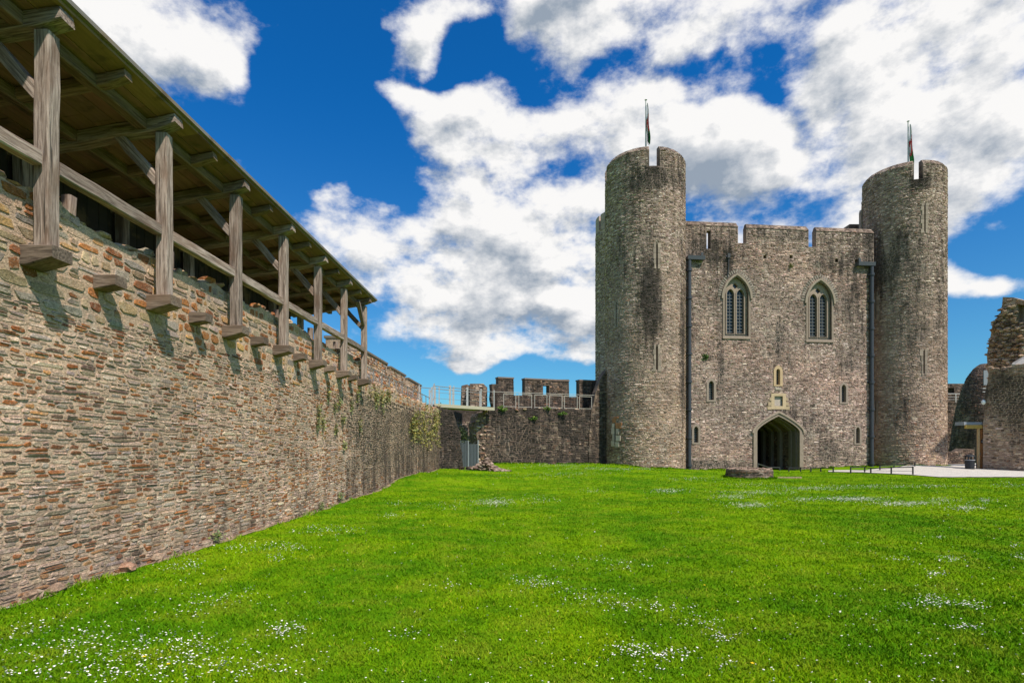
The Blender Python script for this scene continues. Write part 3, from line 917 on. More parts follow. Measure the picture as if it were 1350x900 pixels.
# ================================================================== TIMBER GALLERY
def beam(name, a, b, w, h, mat, parent, up=(0, 0, 1), chamf=.012, seed=0, taper_end=None, wob=.006):
    """squared timber with chamfered arrises and slight unevenness; local X runs along it"""
    a = Vector(a); b = Vector(b); d = b - a; L = d.length; d = d.normalized()
    u = Vector(up)
    if abs(d.dot(u)) > .95: u = Vector((0, 1, 0))
    sy = u.cross(d).normalized(); sz = d.cross(sy).normalized()
    rg = np.random.default_rng(seed or int(abs(a.x * 91 + a.y * 57 + a.z * 13 + b.y * 7) * 10) % 99991)
    n = max(2, int(L / .25)); c = min(chamf, w * .2)
    prof = [(-w / 2 + c, -h / 2), (w / 2 - c, -h / 2), (w / 2, -h / 2 + c), (w / 2, h / 2 - c), (w / 2 - c, h / 2), (-w / 2 + c, h / 2), (-w / 2, h / 2 - c), (-w / 2, -h / 2 + c)]
    v = []
    for i in range(n + 1):
        jy, jz = rg.normal(0, wob, 2)
        for (y, z) in prof:
            x = L * i / n
            if taper_end and i == n: z = z * taper_end + h / 2 * (1 - taper_end)
            v.append((x, y + jy + rg.normal(0, wob * .3), z + jz * .7 + rg.normal(0, wob * .3)))
    f = []
    for i in range(n):
        for k in range(8):
            k2 = (k + 1) % 8; f.append((i * 8 + k, i * 8 + k2, (i + 1) * 8 + k2, (i + 1) * 8 + k))
    f.append(tuple(range(8))[::-1]); f.append(tuple(n * 8 + k for k in range(8)))
    me = bpy.data.meshes.new(name); me.from_pydata(v, [], f); me.materials.append(mat)
    o = bpy.data.objects.new(name, me); col.objects.link(o)
    off = parent.location if parent else Vector()
    o.matrix_local = Matrix(((d.x, sy.x, sz.x, a.x - off.x), (d.y, sy.y, sz.y, a.y - off.y), (d.z, sy.z, sz.z, a.z - off.z), (0, 0, 0, 1)))
    if parent: o.parent = parent
    return o

def build_gallery():
    PXo = lambda D, L: -L + .0267 * D
    root = empty('timber_gallery', (PXo(11, 5.1), 11, 3.7), 'weathered oak fighting gallery with board roof, posts and rail on top of the left wall', 'gallery')
    Ds = [2.08 + 1.92 * i for i in range(9)]       # 2.08 ... 17.44
    zt = 5.90
    a = .17
    roofz = lambda X, D: 6.20 + a * (X - PXo(D, 4.78))
    for i, D in enumerate(Ds):
        pw = .158
        xp = PXo(D, 5.0)
        beam('post', (xp, D, 3.66), (xp, D, zt - .02), pw, pw, TIMB, root, up=(0, 1, 0), wob=.0035)
        # cross beam over the post
        x0 = PXo(D, 4.79); x1 = PXo(D, 7.2)
        beam('cross_beam', (x1, D, roofz(x1, D) - .155), (x0, D, roofz(x0, D) - .155), .19, .17, TIMB, root, taper_end=.75)
        # bracket at the foot
        beam('corbel', (xp - .95, D, 3.545), (xp + .17, D, 3.545), .27, .21, TIMBD, root, taper_end=.62)
        # knee brace from post to cross beam
        xq = xp - .62
        beam('brace', (xp - .06, D, 5.22), (xq, D, roofz(xq, D) - .19), .13, .12, TIMB, root, up=(0, 1, 0))
        # rear post
        xr = PXo(D, 6.95)
        beam('rear_post', (xr, D, 3.6), (xr, D, roofz(xr, D) - .2), .16, .16, TIMB, root, up=(0, 1, 0))
        if i < len(Ds) - 1:
            Dm = D + .96
            xm0 = PXo(Dm, 4.82); xm1 = PXo(Dm, 7.2)
            beam('rafter', (xm1, Dm, roofz(xm1, Dm) - .135), (xm0, Dm, roofz(xm0, Dm) - .135), .13, .13, TIMBG, root, taper_end=.8)
            xc = PXo(Dm, 5.17)
            beam('corbel', (xc - .8, Dm, 3.56), (xc + .25, Dm, 3.56), .21, .18, TIMBD, root, taper_end=.7)
            xi = PXo(Dm, 5.55)
            beam('inner_post', (xi, Dm, 3.9), (xi, Dm, 4.62), .12, .12, TIMB, root, up=(0, 1, 0))
            # hand rail, plate between posts
            D1 = Ds[i + 1]
            beam('rail', (PXo(D + .115, 5.01), D + .112, 4.54), (PXo(D1 - .115, 5.01), D1 - .112, 4.54), .115, .15, TIMB, root, wob=.004)
        if i == len(Ds) - 1:
            beam('end_rail', (PXo(D, 5.1), D, 4.54), (PXo(D, 6.9), D, 4.54), .05, .07, TIMB, root)
            beam('end_brace', (xp, D - .1, 5.3), (xp, D - .75, 5.86), .11, .11, TIMB, root)
    # long plates under the roof
    for L, zo, w in ((5.24, .075, .15), (6.2, .075, .13), (7.0, .08, .14)):
        x0 = PXo(1.0, L); x1 = PXo(17.9, L)
        beam('purlin', (x0, 1.0, roofz(x0, 1.0) - .335 + .2), (x1, 17.9, roofz(x1, 17.9) - .335 + .2), w, .15, TIMBG, root, wob=.004)
    # board roof: long planks side by side, one mesh
    mb = MB(); rg = np.random.default_rng(9)
    L = 4.78; wid = .27
    while L < 7.35:
        D = .6
        while D < 17.95:
            ln = rg.uniform(2.5, 4.0); D1 = min(D + ln, 17.95)
            if 17.95 - D1 < .4: D1 = 17.95
            c = np.array((.21, .118, .082)) * rg.uniform(.75, 1.25) * np.array((1, rg.uniform(.95, 1.1), rg.uniform(.8, 1.05)))
            j = rg.uniform(-.004, .004)
            pts = []
            for dz in (0.0, .035):
                for (dd, LL) in ((D + .003, L + .004), (D1 - .003, L + .004), (D1 - .003, L + wid - .006), (D + .003, L + wid - .006)):
                    X = PXo(dd, LL); pts.append((X, dd, roofz(X, dd) - .06 + dz + j))
            mb.add(pts, [(0, 1, 2, 3), (7, 6, 5, 4), (0, 4, 5, 1), (1, 5, 6, 2), (2, 6, 7, 3), (3, 7, 4, 0)], 0, c)
            D = D1
        L += wid
    # covering above the boards
    top = []
    for dz in (-.022, .03):
        for (dd, LL) in ((.55, 4.74), (18.0, 4.74), (18.0, 7.4), (.55, 7.4)):
            X = PXo(dd, LL); top.append((X, dd, roofz(X, dd) + dz))
    mb.add(top, [(0, 1, 2, 3), (7, 6, 5, 4), (0, 4, 5, 1), (1, 5, 6, 2), (2, 6, 7, 3), (3, 7, 4, 0)], 0, (.17, .155, .14))
    mb.build('roof', SOFF, root)
    # boarded outer side and floor
    mb = MB(); D = .8
    while D < 16.9:
        w = rg.uniform(.2, .27); X = PXo(D, 7.08)
        mb.box((X - .03, D, 3.5), (X, D + w - .006, roofz(X, D) - .1), 0, np.array((.022, .016, .012)) * rg.uniform(.7, 1.2)); D += w  # near-black boards: the gallery's inner shade is put into their colour
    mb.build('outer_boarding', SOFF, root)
    mb = MB()
    for k in range(6):
        x0 = PXo(0, 7.0) + k * .28
        mb.box((x0, .8, 3.62), (x0 + .27, 17.6, 3.67), 0, np.array((.15, .12, .09)) * rg.uniform(.8, 1.2))
    mb.build('floor', SOFF, root)
build_gallery()

# ================================================================== GATEHOUSE
GA = Vector(((905 - 675) / 750 * 42, 42, 0)); GB = Vector(((1150 - 675) / 750 * 43.5, 43.5, 0))
F = lambda x, y: uz(GA, GB, x, y)
GU = (GB - GA).normalized(); GW = Vector((GU.y, -GU.x, 0))
gmap = plane_map(GA, GU)
gate = empty('gatehouse', ((GA.x + GB.x) / 2, (GA.y + GB.y) / 2, 0), 'great grey stone gatehouse with two round towers, battlements and a pointed entrance arch', 'castle')

def arch(cx, zs, a, rise, zb, n=10):
    """closed outline (ccw): jambs from zb, springing at zs, pointed head"""
    r = (a * a + rise * rise) / (2 * a); th = math.asin(min(1, rise / r))
    if rise < a * 1.05:      # depressed pointed head
        hd = []
        for i in range(1, 2 * n):
            q = math.cos(math.pi * i / (2 * n)); hd.append((cx + a * q, zs + rise * (.62 * (1 - abs(q)) + .38 * math.sqrt(1 - q * q))))
        return [(cx - a, zb), (cx + a, zb), (cx + a, zs)] + hd + [(cx - a, zs)]
    pts = [(cx - a, zb), (cx + a, zb)]
    if zs > zb + .001: pts.append((cx + a, zs))
    else: pts[-1] = (cx + a, zs)
    for i in range(1, n + 1):
        t = th * i / n; pts.append((cx + a - r + r * math.cos(t), zs + r * math.sin(t)))
    for i in range(n - 1, -1, -1):
        t = th * i / n; pts.append((cx - a + r - r * math.cos(t), zs + r * math.sin(t)))
    if not zs > zb + .001: pts = pts[:-1]
    return pts

DARKST = (.16, .14, .115)
def ring(mb, mapf, outer, inner, n0, n1, c, mat=0, opened=False):
    """moulding between two outlines with equal point counts"""
    k = len(outer); o = np.array(outer); i = np.array(inner)
    v = np.concatenate([mapf(o[:, 0], o[:, 1], np.full(k, n0)), mapf(i[:, 0], i[:, 1], np.full(k, n0)), mapf(o[:, 0], o[:, 1], np.full(k, n1)), mapf(i[:, 0], i[:, 1], np.full(k, n1))])
    a = np.arange(1 if opened else 0, k); b = (a + 1) % k
    q = np.concatenate([np.stack([a, b, b + k, a + k], 1), np.stack([a + k, b + k, b + 3 * k, a + 3 * k], 1), np.stack([b, a, a + 2 * k, b + 2 * k], 1), np.stack([b + 2 * k, a + 2 * k, a + 3 * k, b + 3 * k], 1)])
    mb.add(v, q, mat, c)

def build_facade():
    zb = -1.0
    holes = []
    # --- tall traceried windows
    wins = [((952.7 + 989) / 2, 389.5, 362.5, 443.5, 18.1), ((1062.5 + 1098.5) / 2, 396, 369, 448, 18.0)]
    for (cx, ys, ya, yb, hw) in wins:
        u, z_s = F(cx, ys); _, z_a = F(cx, ya); _, z_b = F(cx, yb); u1, _ = F(cx + hw, ys); a = u1 - u
        win_geo.append((u, z_s, z_a - z_s, z_b, a)); holes.append(arch(u, z_s, a * .86, (z_a - z_s) * .9, z_b + .03))
    for (cx, yt, yb, w) in lanc:
        u, zt = F(cx, yt); _, zb_ = F(cx, yb); a = w / 17.9 / 2
        holes.append(arch(u, zt - a * 1.3, a * 1.25, a * 1.75, zb_ - a * .25, 5)); lan_geo.append((u, zt, zb_, a))
    u0, z0 = F(1026, 522); u1, _ = F(1031.5, 522); _, z1 = F(1026, 535); a = u1 - u0
    niche.append((u0, z0, z1, a)); holes.append([(u0 - a, z1), (u0 + a, z1), (u0 + a, z0), (u0 - a, z0)])
    # door
    ul, zg = F(997.5, 622); ur, _ = F(1053.5, 622); uc, za = F(1025.5, 548.5); _, zs = F(1025.5, 569)
    cx = (ul + ur) / 2; a = (ur - ul) / 2
    door.append((cx, a, zs, za - zs, -.95)); holes.append(arch(cx, zs, a, za - zs, -.95, 12))
    # slit through first merlon
    s0, z0 = F(931.5, 304); s1, z1 = F(937, 328); holes.append([(s0, z1), (s1, z1), (s1, z0), (s0, z0)])
    for x, y in ((960, 336), (1008.5, 338.5), (1043, 338.5), (1103, 343.5), (1129, 344)):      # drain spouts
        s, z = F(x, y); holes.append([(s - .13, z - .13), (s + .13, z - .13), (s + .13, z + .13), (s - .13, z + .13)])
    T = lambda x, y: F(x, y)
    mer = [(900, 973, 291), (984, 1066, 295.5), (1076, 1152, 299.5)]
    cre = [320, 325]
    ol = [(T(900, 0)[0], -1), (T(1152, 0)[0], -1)]
    ch = .38
    zt = [F((m[0] + m[1]) / 2, m[2])[1] for m in mer]; zc = [F(978, 320.5)[1], F(1071, 325.5)[1]]
    zt = [zt[0], zt[1], zt[2]]
    ol += [(T(1152, 0)[0], zt[2] - ch), (T(1076, 0)[0], zt[2] - ch), (T(1076, 0)[0], zc[1]), (T(1066, 0)[0], zc[1]), (T(1066, 0)[0], zt[1] - ch), (T(984, 0)[0], zt[1] - ch),
           (T(984, 0)[0], zc[0]), (T(973, 0)[0], zc[0]), (T(973, 0)[0], zt[0] - ch), (T(900, 0)[0], zt[0] - ch)]
    GAUS = [(1027, 445, 7, 30, .5), (950, 400, 10, 60, .25), (950, 500, 6, 50, .35), (925, 330, 40, 20, .35), (1120, 400, 22, 60, .32), (1045, 560, 70, 25, .3), (935, 612, 60, 6, .5), (960, 345, 6, 25, .4),
            (1100, 600, 30, 20, .3), (1120, 480, 12, 30, .28), (1150, 330, 12, 35, .45), (908, 460, 8, 80, .3), (1040, 470, 10, 40, .2), (975, 440, 30, 20, .12), (1100, 350, 50, 14, .25), (1010, 310, 120, 12, .18)]
    gg = [(F(x, y), w / 17.9, h / 17.9, k) for x, y, w, h, k in GAUS]
    def stain(s, t):
        r = .0 + .12 * np.clip((t - 14.5) / 3.0, 0, 1)
        for (u, z), w, h, k in gg: r = r + 1.5 * k * np.exp(-((s - u) / w) ** 2 - ((t - z) / h) ** 2)
        return r
    mb = MB()
    plate(mb, gmap, ol, holes, 0, -.5, c=(.27, .235, .195), stain=stain)
    def near_hole(s, t, a, b):
        m = np.zeros(s.shape, bool)
        for h in holes:
            m |= pip(s, t, h) | pip(s - a * .9, t, h) | pip(s + a * .9, t, h) | pip(s, t - b * .9, h) | pip(s, t + b * .9, h)
        return m
    def pal(s, t, rg):
        c = pick(PAL_GATE, len(s), rg)
        warm = .5 + .5 * np.sin(s * .7 + t * .35)
        red = np.clip(np.sin(t * .8 + s * .23), 0, 1)[:, None]
        return c * (1 + red * np.array((.08, -.02, -.05)))
    stones(mb, gmap, T(904, 0)[0], T(1152, 0)[0], -.5, zt[0] + .1, (.065, .125), (.12, .32), lambda s, t, a, b: pip(s, t, ol) & pip(s, t + b, ol) & pip(s - a * .8, t, ol) & pip(s + a * .8, t, ol) & ~near_hole(s, t, a, b), pal, (.008, .034), .014, 71, stain, .03, .3, seg=6)
    # bevelled merlon tops, in the wall's own mesh
    for (x0, x1, y), z in zip(mer, zt):
        s0 = T(x0, 0)[0]; s1 = T(x1, 0)[0]
        pts = gmap(np.array([s0, s1, s1, s0, s0 + .06, s1 - .06, s1 - .06, s0 + .06]), np.array([z - ch] * 4 + [z] * 4), np.array([.05, .05, -.53, -.53, -.22, -.22, -.42, -.42]))
        mb.add(pts, HEX, 0, (.22, .185, .15), .25)
        smap = lambda s, t, n, z=z: gmap(s, t, np.asarray(n) + .05 - (np.asarray(t) - (z - ch)) * .71)
        stones(mb, smap, s0 + .03, s1 - .03, z - ch, z - .02, (.12, .16), (.25, .5), None, PAL_DARK + [((.34, .29, .22), 26)], (.008, .02), .015, 72, lambda s, t: .22 + 0 * s, 0, seg=6)
    # body of the building behind (closed sides and flat roof)
    zr = zc[1] - .6
    s0, s1 = .0, T(1150, 0)[0]
    pts = gmap(np.array([s0, s1, s1, s0] * 2), np.array([zr - .3] * 4 + [zr] * 4), np.array([-1.0, -1.0, -10, -10] * 2))
    mb.add(pts, HEX, 0, (.25, .22, .18))
    # side and rear walls (passage left open)
    for (sa, sb, na, nb) in ((.3, 1.4, -1.0, -10), (s1 - 1.4, s1 - .3, -1.0, -10)):
        pts = gmap(np.array([sa, sb, sb, sa] * 2), np.array([-1] * 4 + [zr - .3] * 4), np.array([na, na, nb, nb] * 2)); mb.add(pts, HEX, 0, (.28, .24, .2))
    mb.build('wall', MAS, gate)
    return holes
win_geo = []; lan_geo = []; niche = []; door = []
lanc = [(937.5, 502, 527, 7), (917.5, 562, 583, 6), (1112, 507, 530, 6.5), (1130.5, 563, 584, 5.5), (1025.5, 486, 507, 5.5)]
build_facade()

def build_openings():
    CS = (.30, .235, .18)
    for (u, zs, rise, zb, a) in win_geo:
        m = MB()
        ring(m, gmap, arch(u, zs, a, rise, zb - .02), arch(u, zs, a * .86, rise * .9, zb + .03), .06, -.25, np.array(CS) * .8)
        fr = m.build('window', DRESS, gate)
        m = MB(); ring(m, gmap, arch(u, zs - .25, a * 1.12, rise * 1.07 + .25, zs - .26), arch(u, zs - .25, a * .98, rise * .97 + .25, zs - .26), .15, 0, (.27, .22, .165), opened=True); m.build('hood_mould', DRESS, fr)
        m = MB()      # radiating arch stones above
        for k in range(-13, 14):
            t = k / 13; ang = t * 1.05
            # points along pointed arch
            r = (a * a + rise * rise) / (2 * a) * 1.2; s_ = 1 if t >= 0 else -1
            th0 = math.asin(min(1, rise / ((a * a + rise * rise) / (2 * a)))); th = th0 * (1 - abs(t)) + .0
            cxx = u + s_ * (a * 1.22 - r); x = cxx + s_ * r * math.cos(th); z = zs + r * math.sin(th) * 1.0
            dx, dz = s_ * math.cos(th), math.sin(th); px_, pz_ = -dz, dx
            L, Wd = .13, .055
            c4 = [(x - dx * L * i_ * 1 + px_ * Wd * j_, z - dz * L * i_ + pz_ * Wd * j_) for i_, j_ in ((-1, -1), (1, -1), (1, 1), (-1, 1))]
            c4 = np.array(c4)
            v = np.concatenate([gmap(c4[:, 0], c4[:, 1], np.full(4, 0.0)), gmap(c4[:, 0], c4[:, 1], np.full(4, .05))])
            m.add(v, [(0, 1, 2, 3), (7, 6, 5, 4), (0, 4, 5, 1), (1, 5, 6, 2), (2, 6, 7, 3), (3, 7, 4, 0)], 0, np.array((.25, .215, .175)) * random.uniform(.75, 1.25))
        m.build('relieving_arch', DRESS, fr)
        m = MB()      # tracery: two lights and a diamond
        ai = a * .86; ri = rise * .9
        hw = ai * .31; cxo = ai * .42
        H = [arch(u - cxo, zs + .10, hw, .42, zb + .24, 5), arch(u + cxo, zs + .10, hw, .42, zb + .24, 5)]
        zd = zs + rise * .50; dd = .22
        H.append([(u - dd, zd), (u, zd - dd * 1.05), (u + dd, zd), (u, zd + dd * 1.05)])
        plate(m, gmap, arch(u, zs, ai * 1.01, ri * 1.01, zb + .02), H, -.20, -.40, c=CS)
        for sg in (-1, 1):
            o_ = arch(u + sg * cxo, zs + .10, hw * 1.28, .50, zb + .20, 5); i_ = arch(u + sg * cxo, zs + .10, hw, .42, zb + .24, 5)
            ring(m, gmap, o_, i_, -.14, -.22, np.array(CS) * .92)
        m.build('tracery', DRESS, fr)
        m = MB()
        plate(m, gmap, arch(u, zs, ai, ri, zb + .03), n0=-.36, n1=-.38, c=(.03, .03, .035)); m.build('pane', GLASS, fr)
        m = MB()
        for sg in (-1, 1):
            z = zb + .38
            while z < zs + .2:
                p = gmap(np.array([u + sg * cxo - hw, u + sg * cxo + hw]), np.array([z, z]), np.array([-.3, -.3])); m.bar(p[0], p[1], .03, .06, c=(.10, .10, .095)); z += .25
            p = gmap(np.array([u + sg * cxo] * 2), np.array([zb + .24, zs + .4]), np.array([-.31, -.31])); m.bar(p[0], p[1], .03, .03, c=(.16, .16, .16))
        m.build('bars', PAINT, fr)
        m = MB(); p = gmap(np.array([u - a * 1.02, u + a * 1.02, u + a * 1.02, u - a * 1.02] * 2), np.array([zb - .18] * 4 + [zb - .01] * 4), np.array([.10, .10, -.3, -.3, .07, .07, -.3, -.3]))
        m.add(p, HEX, 0, np.array(CS) * .8); m.build('sill', DRESS, fr)
    for i, (u, zt, zb, a) in enumerate(lan_geo):
        yel = i == 4; c = (.46, .33, .19) if yel else (.27, .215, .17)
        m = MB()
        ring(m, gmap, arch(u, zt - a * 1.3, a * (2.3 if yel else 1.9), a * (3.0 if yel else 2.4), zb - a * .7, 5), arch(u, zt - a * 1.3, a, a * 1.35, zb, 5), .055, -.3, c)
        w = m.build('small_window', DRESS, gate)
        if yel: w['label'] = 'small window with yellow stone surround'
        m = MB(); plate(m, gmap, arch(u, zt - a * 1.3, a * 1.1, a * 1.5, zb, 5), n0=-.24, n1=-.26); m.build('pane', GLASS, w)
        m = MB(); z = zb + .16
        while z < zt - .05:
            p = gmap(np.array([u - a, u + a]), np.array([z, z]), np.array([-.2, -.2])); m.bar(p[0], p[1], .025, .03, c=(.2, .2, .2)); z += .17
        p = gmap(np.array([u, u]), np.array([zb, zt]), np.array([-.2, -.2])); m.bar(p[0], p[1], .025, .025, c=(.2, .2, .2))
        m.build('bars', PAINT, w)
        if yel:
            m = MB()
            for dx, dz, ww, hh in ((0, -.38, .22, .16),):
                p = gmap(np.array([u - ww, u + ww, u + ww, u - ww] * 2), np.array([zb + dz] * 4 + [zb + dz + hh] * 4), np.array([.06, .06, -.1, -.1] * 2)); m.add(p, HEX, 0, (.36, .31, .24))
            m.build('sill', DRESS, w)
    u, z0, z1, a = niche[0]
    Y = (.46, .35, .215); m = MB(); rg = random.Random(4)
    sq = lambda k: [(u - a * k, z1 - a * (k - 1)), (u + a * k, z1 - a * (k - 1)), (u + a * k, z0 + a * (k - 1) * .8), (u - a * k, z0 + a * (k - 1) * .8)]
    ring(m, gmap, sq(1.75), sq(1.0), .055, -.3, Y)
    for sg in (-1, 1):
        for zz, ww in ((z1 + .02, .24), (z1 + .38, .14), (z1 - .28, .30)):
            x0 = u + sg * a * 1.75
            p = gmap(np.array(sorted([x0, x0 + sg * ww]))[[0, 1, 1, 0, 0, 1, 1, 0]], np.array([zz] * 4 + [zz + .26] * 4), np.array([.05, .05, -.05, -.05] * 2)); m.add(p, HEX, 0, np.array(Y) * rg.uniform(.75, 1.05))
    o = m.build('niche', DRESS, gate); o['label'] = 'square niche framed in yellow stone above the entrance'
    m = MB(); plate(m, gmap, sq(1.05), n0=-.10, n1=-.4, c=(.40, .34, .28)); m.build('niche_back', DRESS, o)
    # ---------------- entrance
    cx, a, zs, rise, zb = door[0]
    m = MB()
    C1 = np.array((.28, .22, .17))
    ring(m, gmap, arch(cx, zs, a * 1.17, rise * 1.22, zb, 12), arch(cx, zs, a, rise, zb, 12), .10, -.25, C1 * .95, opened=True)
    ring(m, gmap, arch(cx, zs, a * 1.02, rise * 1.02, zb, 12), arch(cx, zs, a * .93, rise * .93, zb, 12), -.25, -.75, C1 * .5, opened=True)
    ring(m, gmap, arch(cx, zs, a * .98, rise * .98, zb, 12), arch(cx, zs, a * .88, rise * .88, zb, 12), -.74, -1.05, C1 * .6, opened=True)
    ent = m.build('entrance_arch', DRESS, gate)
    m = MB(); ring(m, gmap, arch(cx, zs, a * 1.24, rise * 1.34, zs - .1, 12), arch(cx, zs, a * 1.15, rise * 1.2, zs - .08, 12), .17, .0, C1 * 1.1, opened=True); m.build('hood_mould', DRESS, ent)
    # vaulted passage with ribs
    m = MB()
    o1 = arch(cx, zs, a * .92, rise * .92, zb, 12)
    k = len(o1); oo = np.array(o1)
    v = np.concatenate([gmap(oo[:, 0], oo[:, 1], np.full(k, -1.05)), gmap(oo[:, 0], oo[:, 1], np.full(k, -5.2))])
    q = [(i, (i + 1) % k, (i + 1) % k + k, i + k) for i in range(1, k)]
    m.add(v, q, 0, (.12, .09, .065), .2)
    pmL = lambda s, t, n: gmap(cx + a * .92 - np.asarray(n), t, -1.05 - np.asarray(s))
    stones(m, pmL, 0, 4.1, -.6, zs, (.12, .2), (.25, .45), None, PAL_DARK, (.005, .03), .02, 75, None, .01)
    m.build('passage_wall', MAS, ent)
    m = MB()
    for d0 in (-1.9, -3.1, -4.3):
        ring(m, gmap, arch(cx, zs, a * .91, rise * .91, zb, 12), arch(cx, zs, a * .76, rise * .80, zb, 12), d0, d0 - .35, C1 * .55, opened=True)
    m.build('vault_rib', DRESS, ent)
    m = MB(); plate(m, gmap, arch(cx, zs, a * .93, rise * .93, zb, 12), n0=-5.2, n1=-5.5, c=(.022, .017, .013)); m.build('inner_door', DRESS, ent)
    m = MB()
    for i in range(9):
        s = cx - a * .8 + i * a * .2; p = gmap(np.array([s, s]), np.array([-.6, zs + .6]), np.array([-5.17, -5.17])); m.bar(p[0], p[1], .05, .05, c=(.06, .05, .04))
    m.build('door_battens', PAINT, ent)
    # ---------------- drainpipes
    for (x, yt, yb, xa0, xa1, ya) in ((907.5, 342, 619, 904.5, 927, 341), (1147, 350, 616, 1128, 1150, 349)):
        m = MB(); C = (.045, .05, .06)
        u, z1 = F(x, yt); _, z0 = F(x, yb)
        p = gmap(np.array([u, u]), np.array([z0, z1]), np.array([.17, .17]))
        m.tube([p[0], p[1]], .145, 14, c=C)
        dp = m.build('drainpipe', PAINT, gate)
        z = z0 + .25
        while z < z1 - .3:
            m = MB(); pp = gmap(np.array([u, u]), np.array([z, z + .16]), np.array([.17, .17])); m.tube([pp[0], pp[1]], .20, 14, c=C)
            pp = gmap(np.array([u - .24, u + .24]), np.array([z + .08] * 2), np.array([.05, .05])); m.bar(pp[0], pp[1], .09, .1, c=C); z += 2.05
            m.build('pipe_bracket', PAINT, dp)
        m = MB(); s0, z = F(xa0, ya); s1, _ = F(xa1, ya)
        pp = gmap(np.array([s0, s1, s1, s0] * 2), np.array([z - .13] * 4 + [z + .14] * 4), np.array([.34, .34, .02, .02, .38, .38, .02, .02])); m.add(pp, HEX, 0, (.07, .075, .085))
        ue = s1 - .18 if x < 1000 else s0 + .15
        pp = gmap(np.array([ue, ue]), np.array([z + .1, z + .42]), np.array([.2, .2])); m.bar(pp[0], pp[1], .16, .16, c=(.06, .065, .07))
        m.build('hopper', PAINT, dp)
    # a spout pipe running to the first window
    m = MB(); s, z = F(960, 338); s2, z2 = F(958.5, 366)
    p = gmap(np.array([s, s, s2]), np.array([z, z - .8, z2]), np.array([.06, .06, .06])); m.tube(p, .05, 8, c=(.05, .05, .05)); m.bar(p[0] + np.array((0, 0, .18)), p[0] - np.array((0, 0, .15)), .2, .2, c=(.06, .06, .06)); m.build('waste_pipe', PAINT, gate)
build_openings()

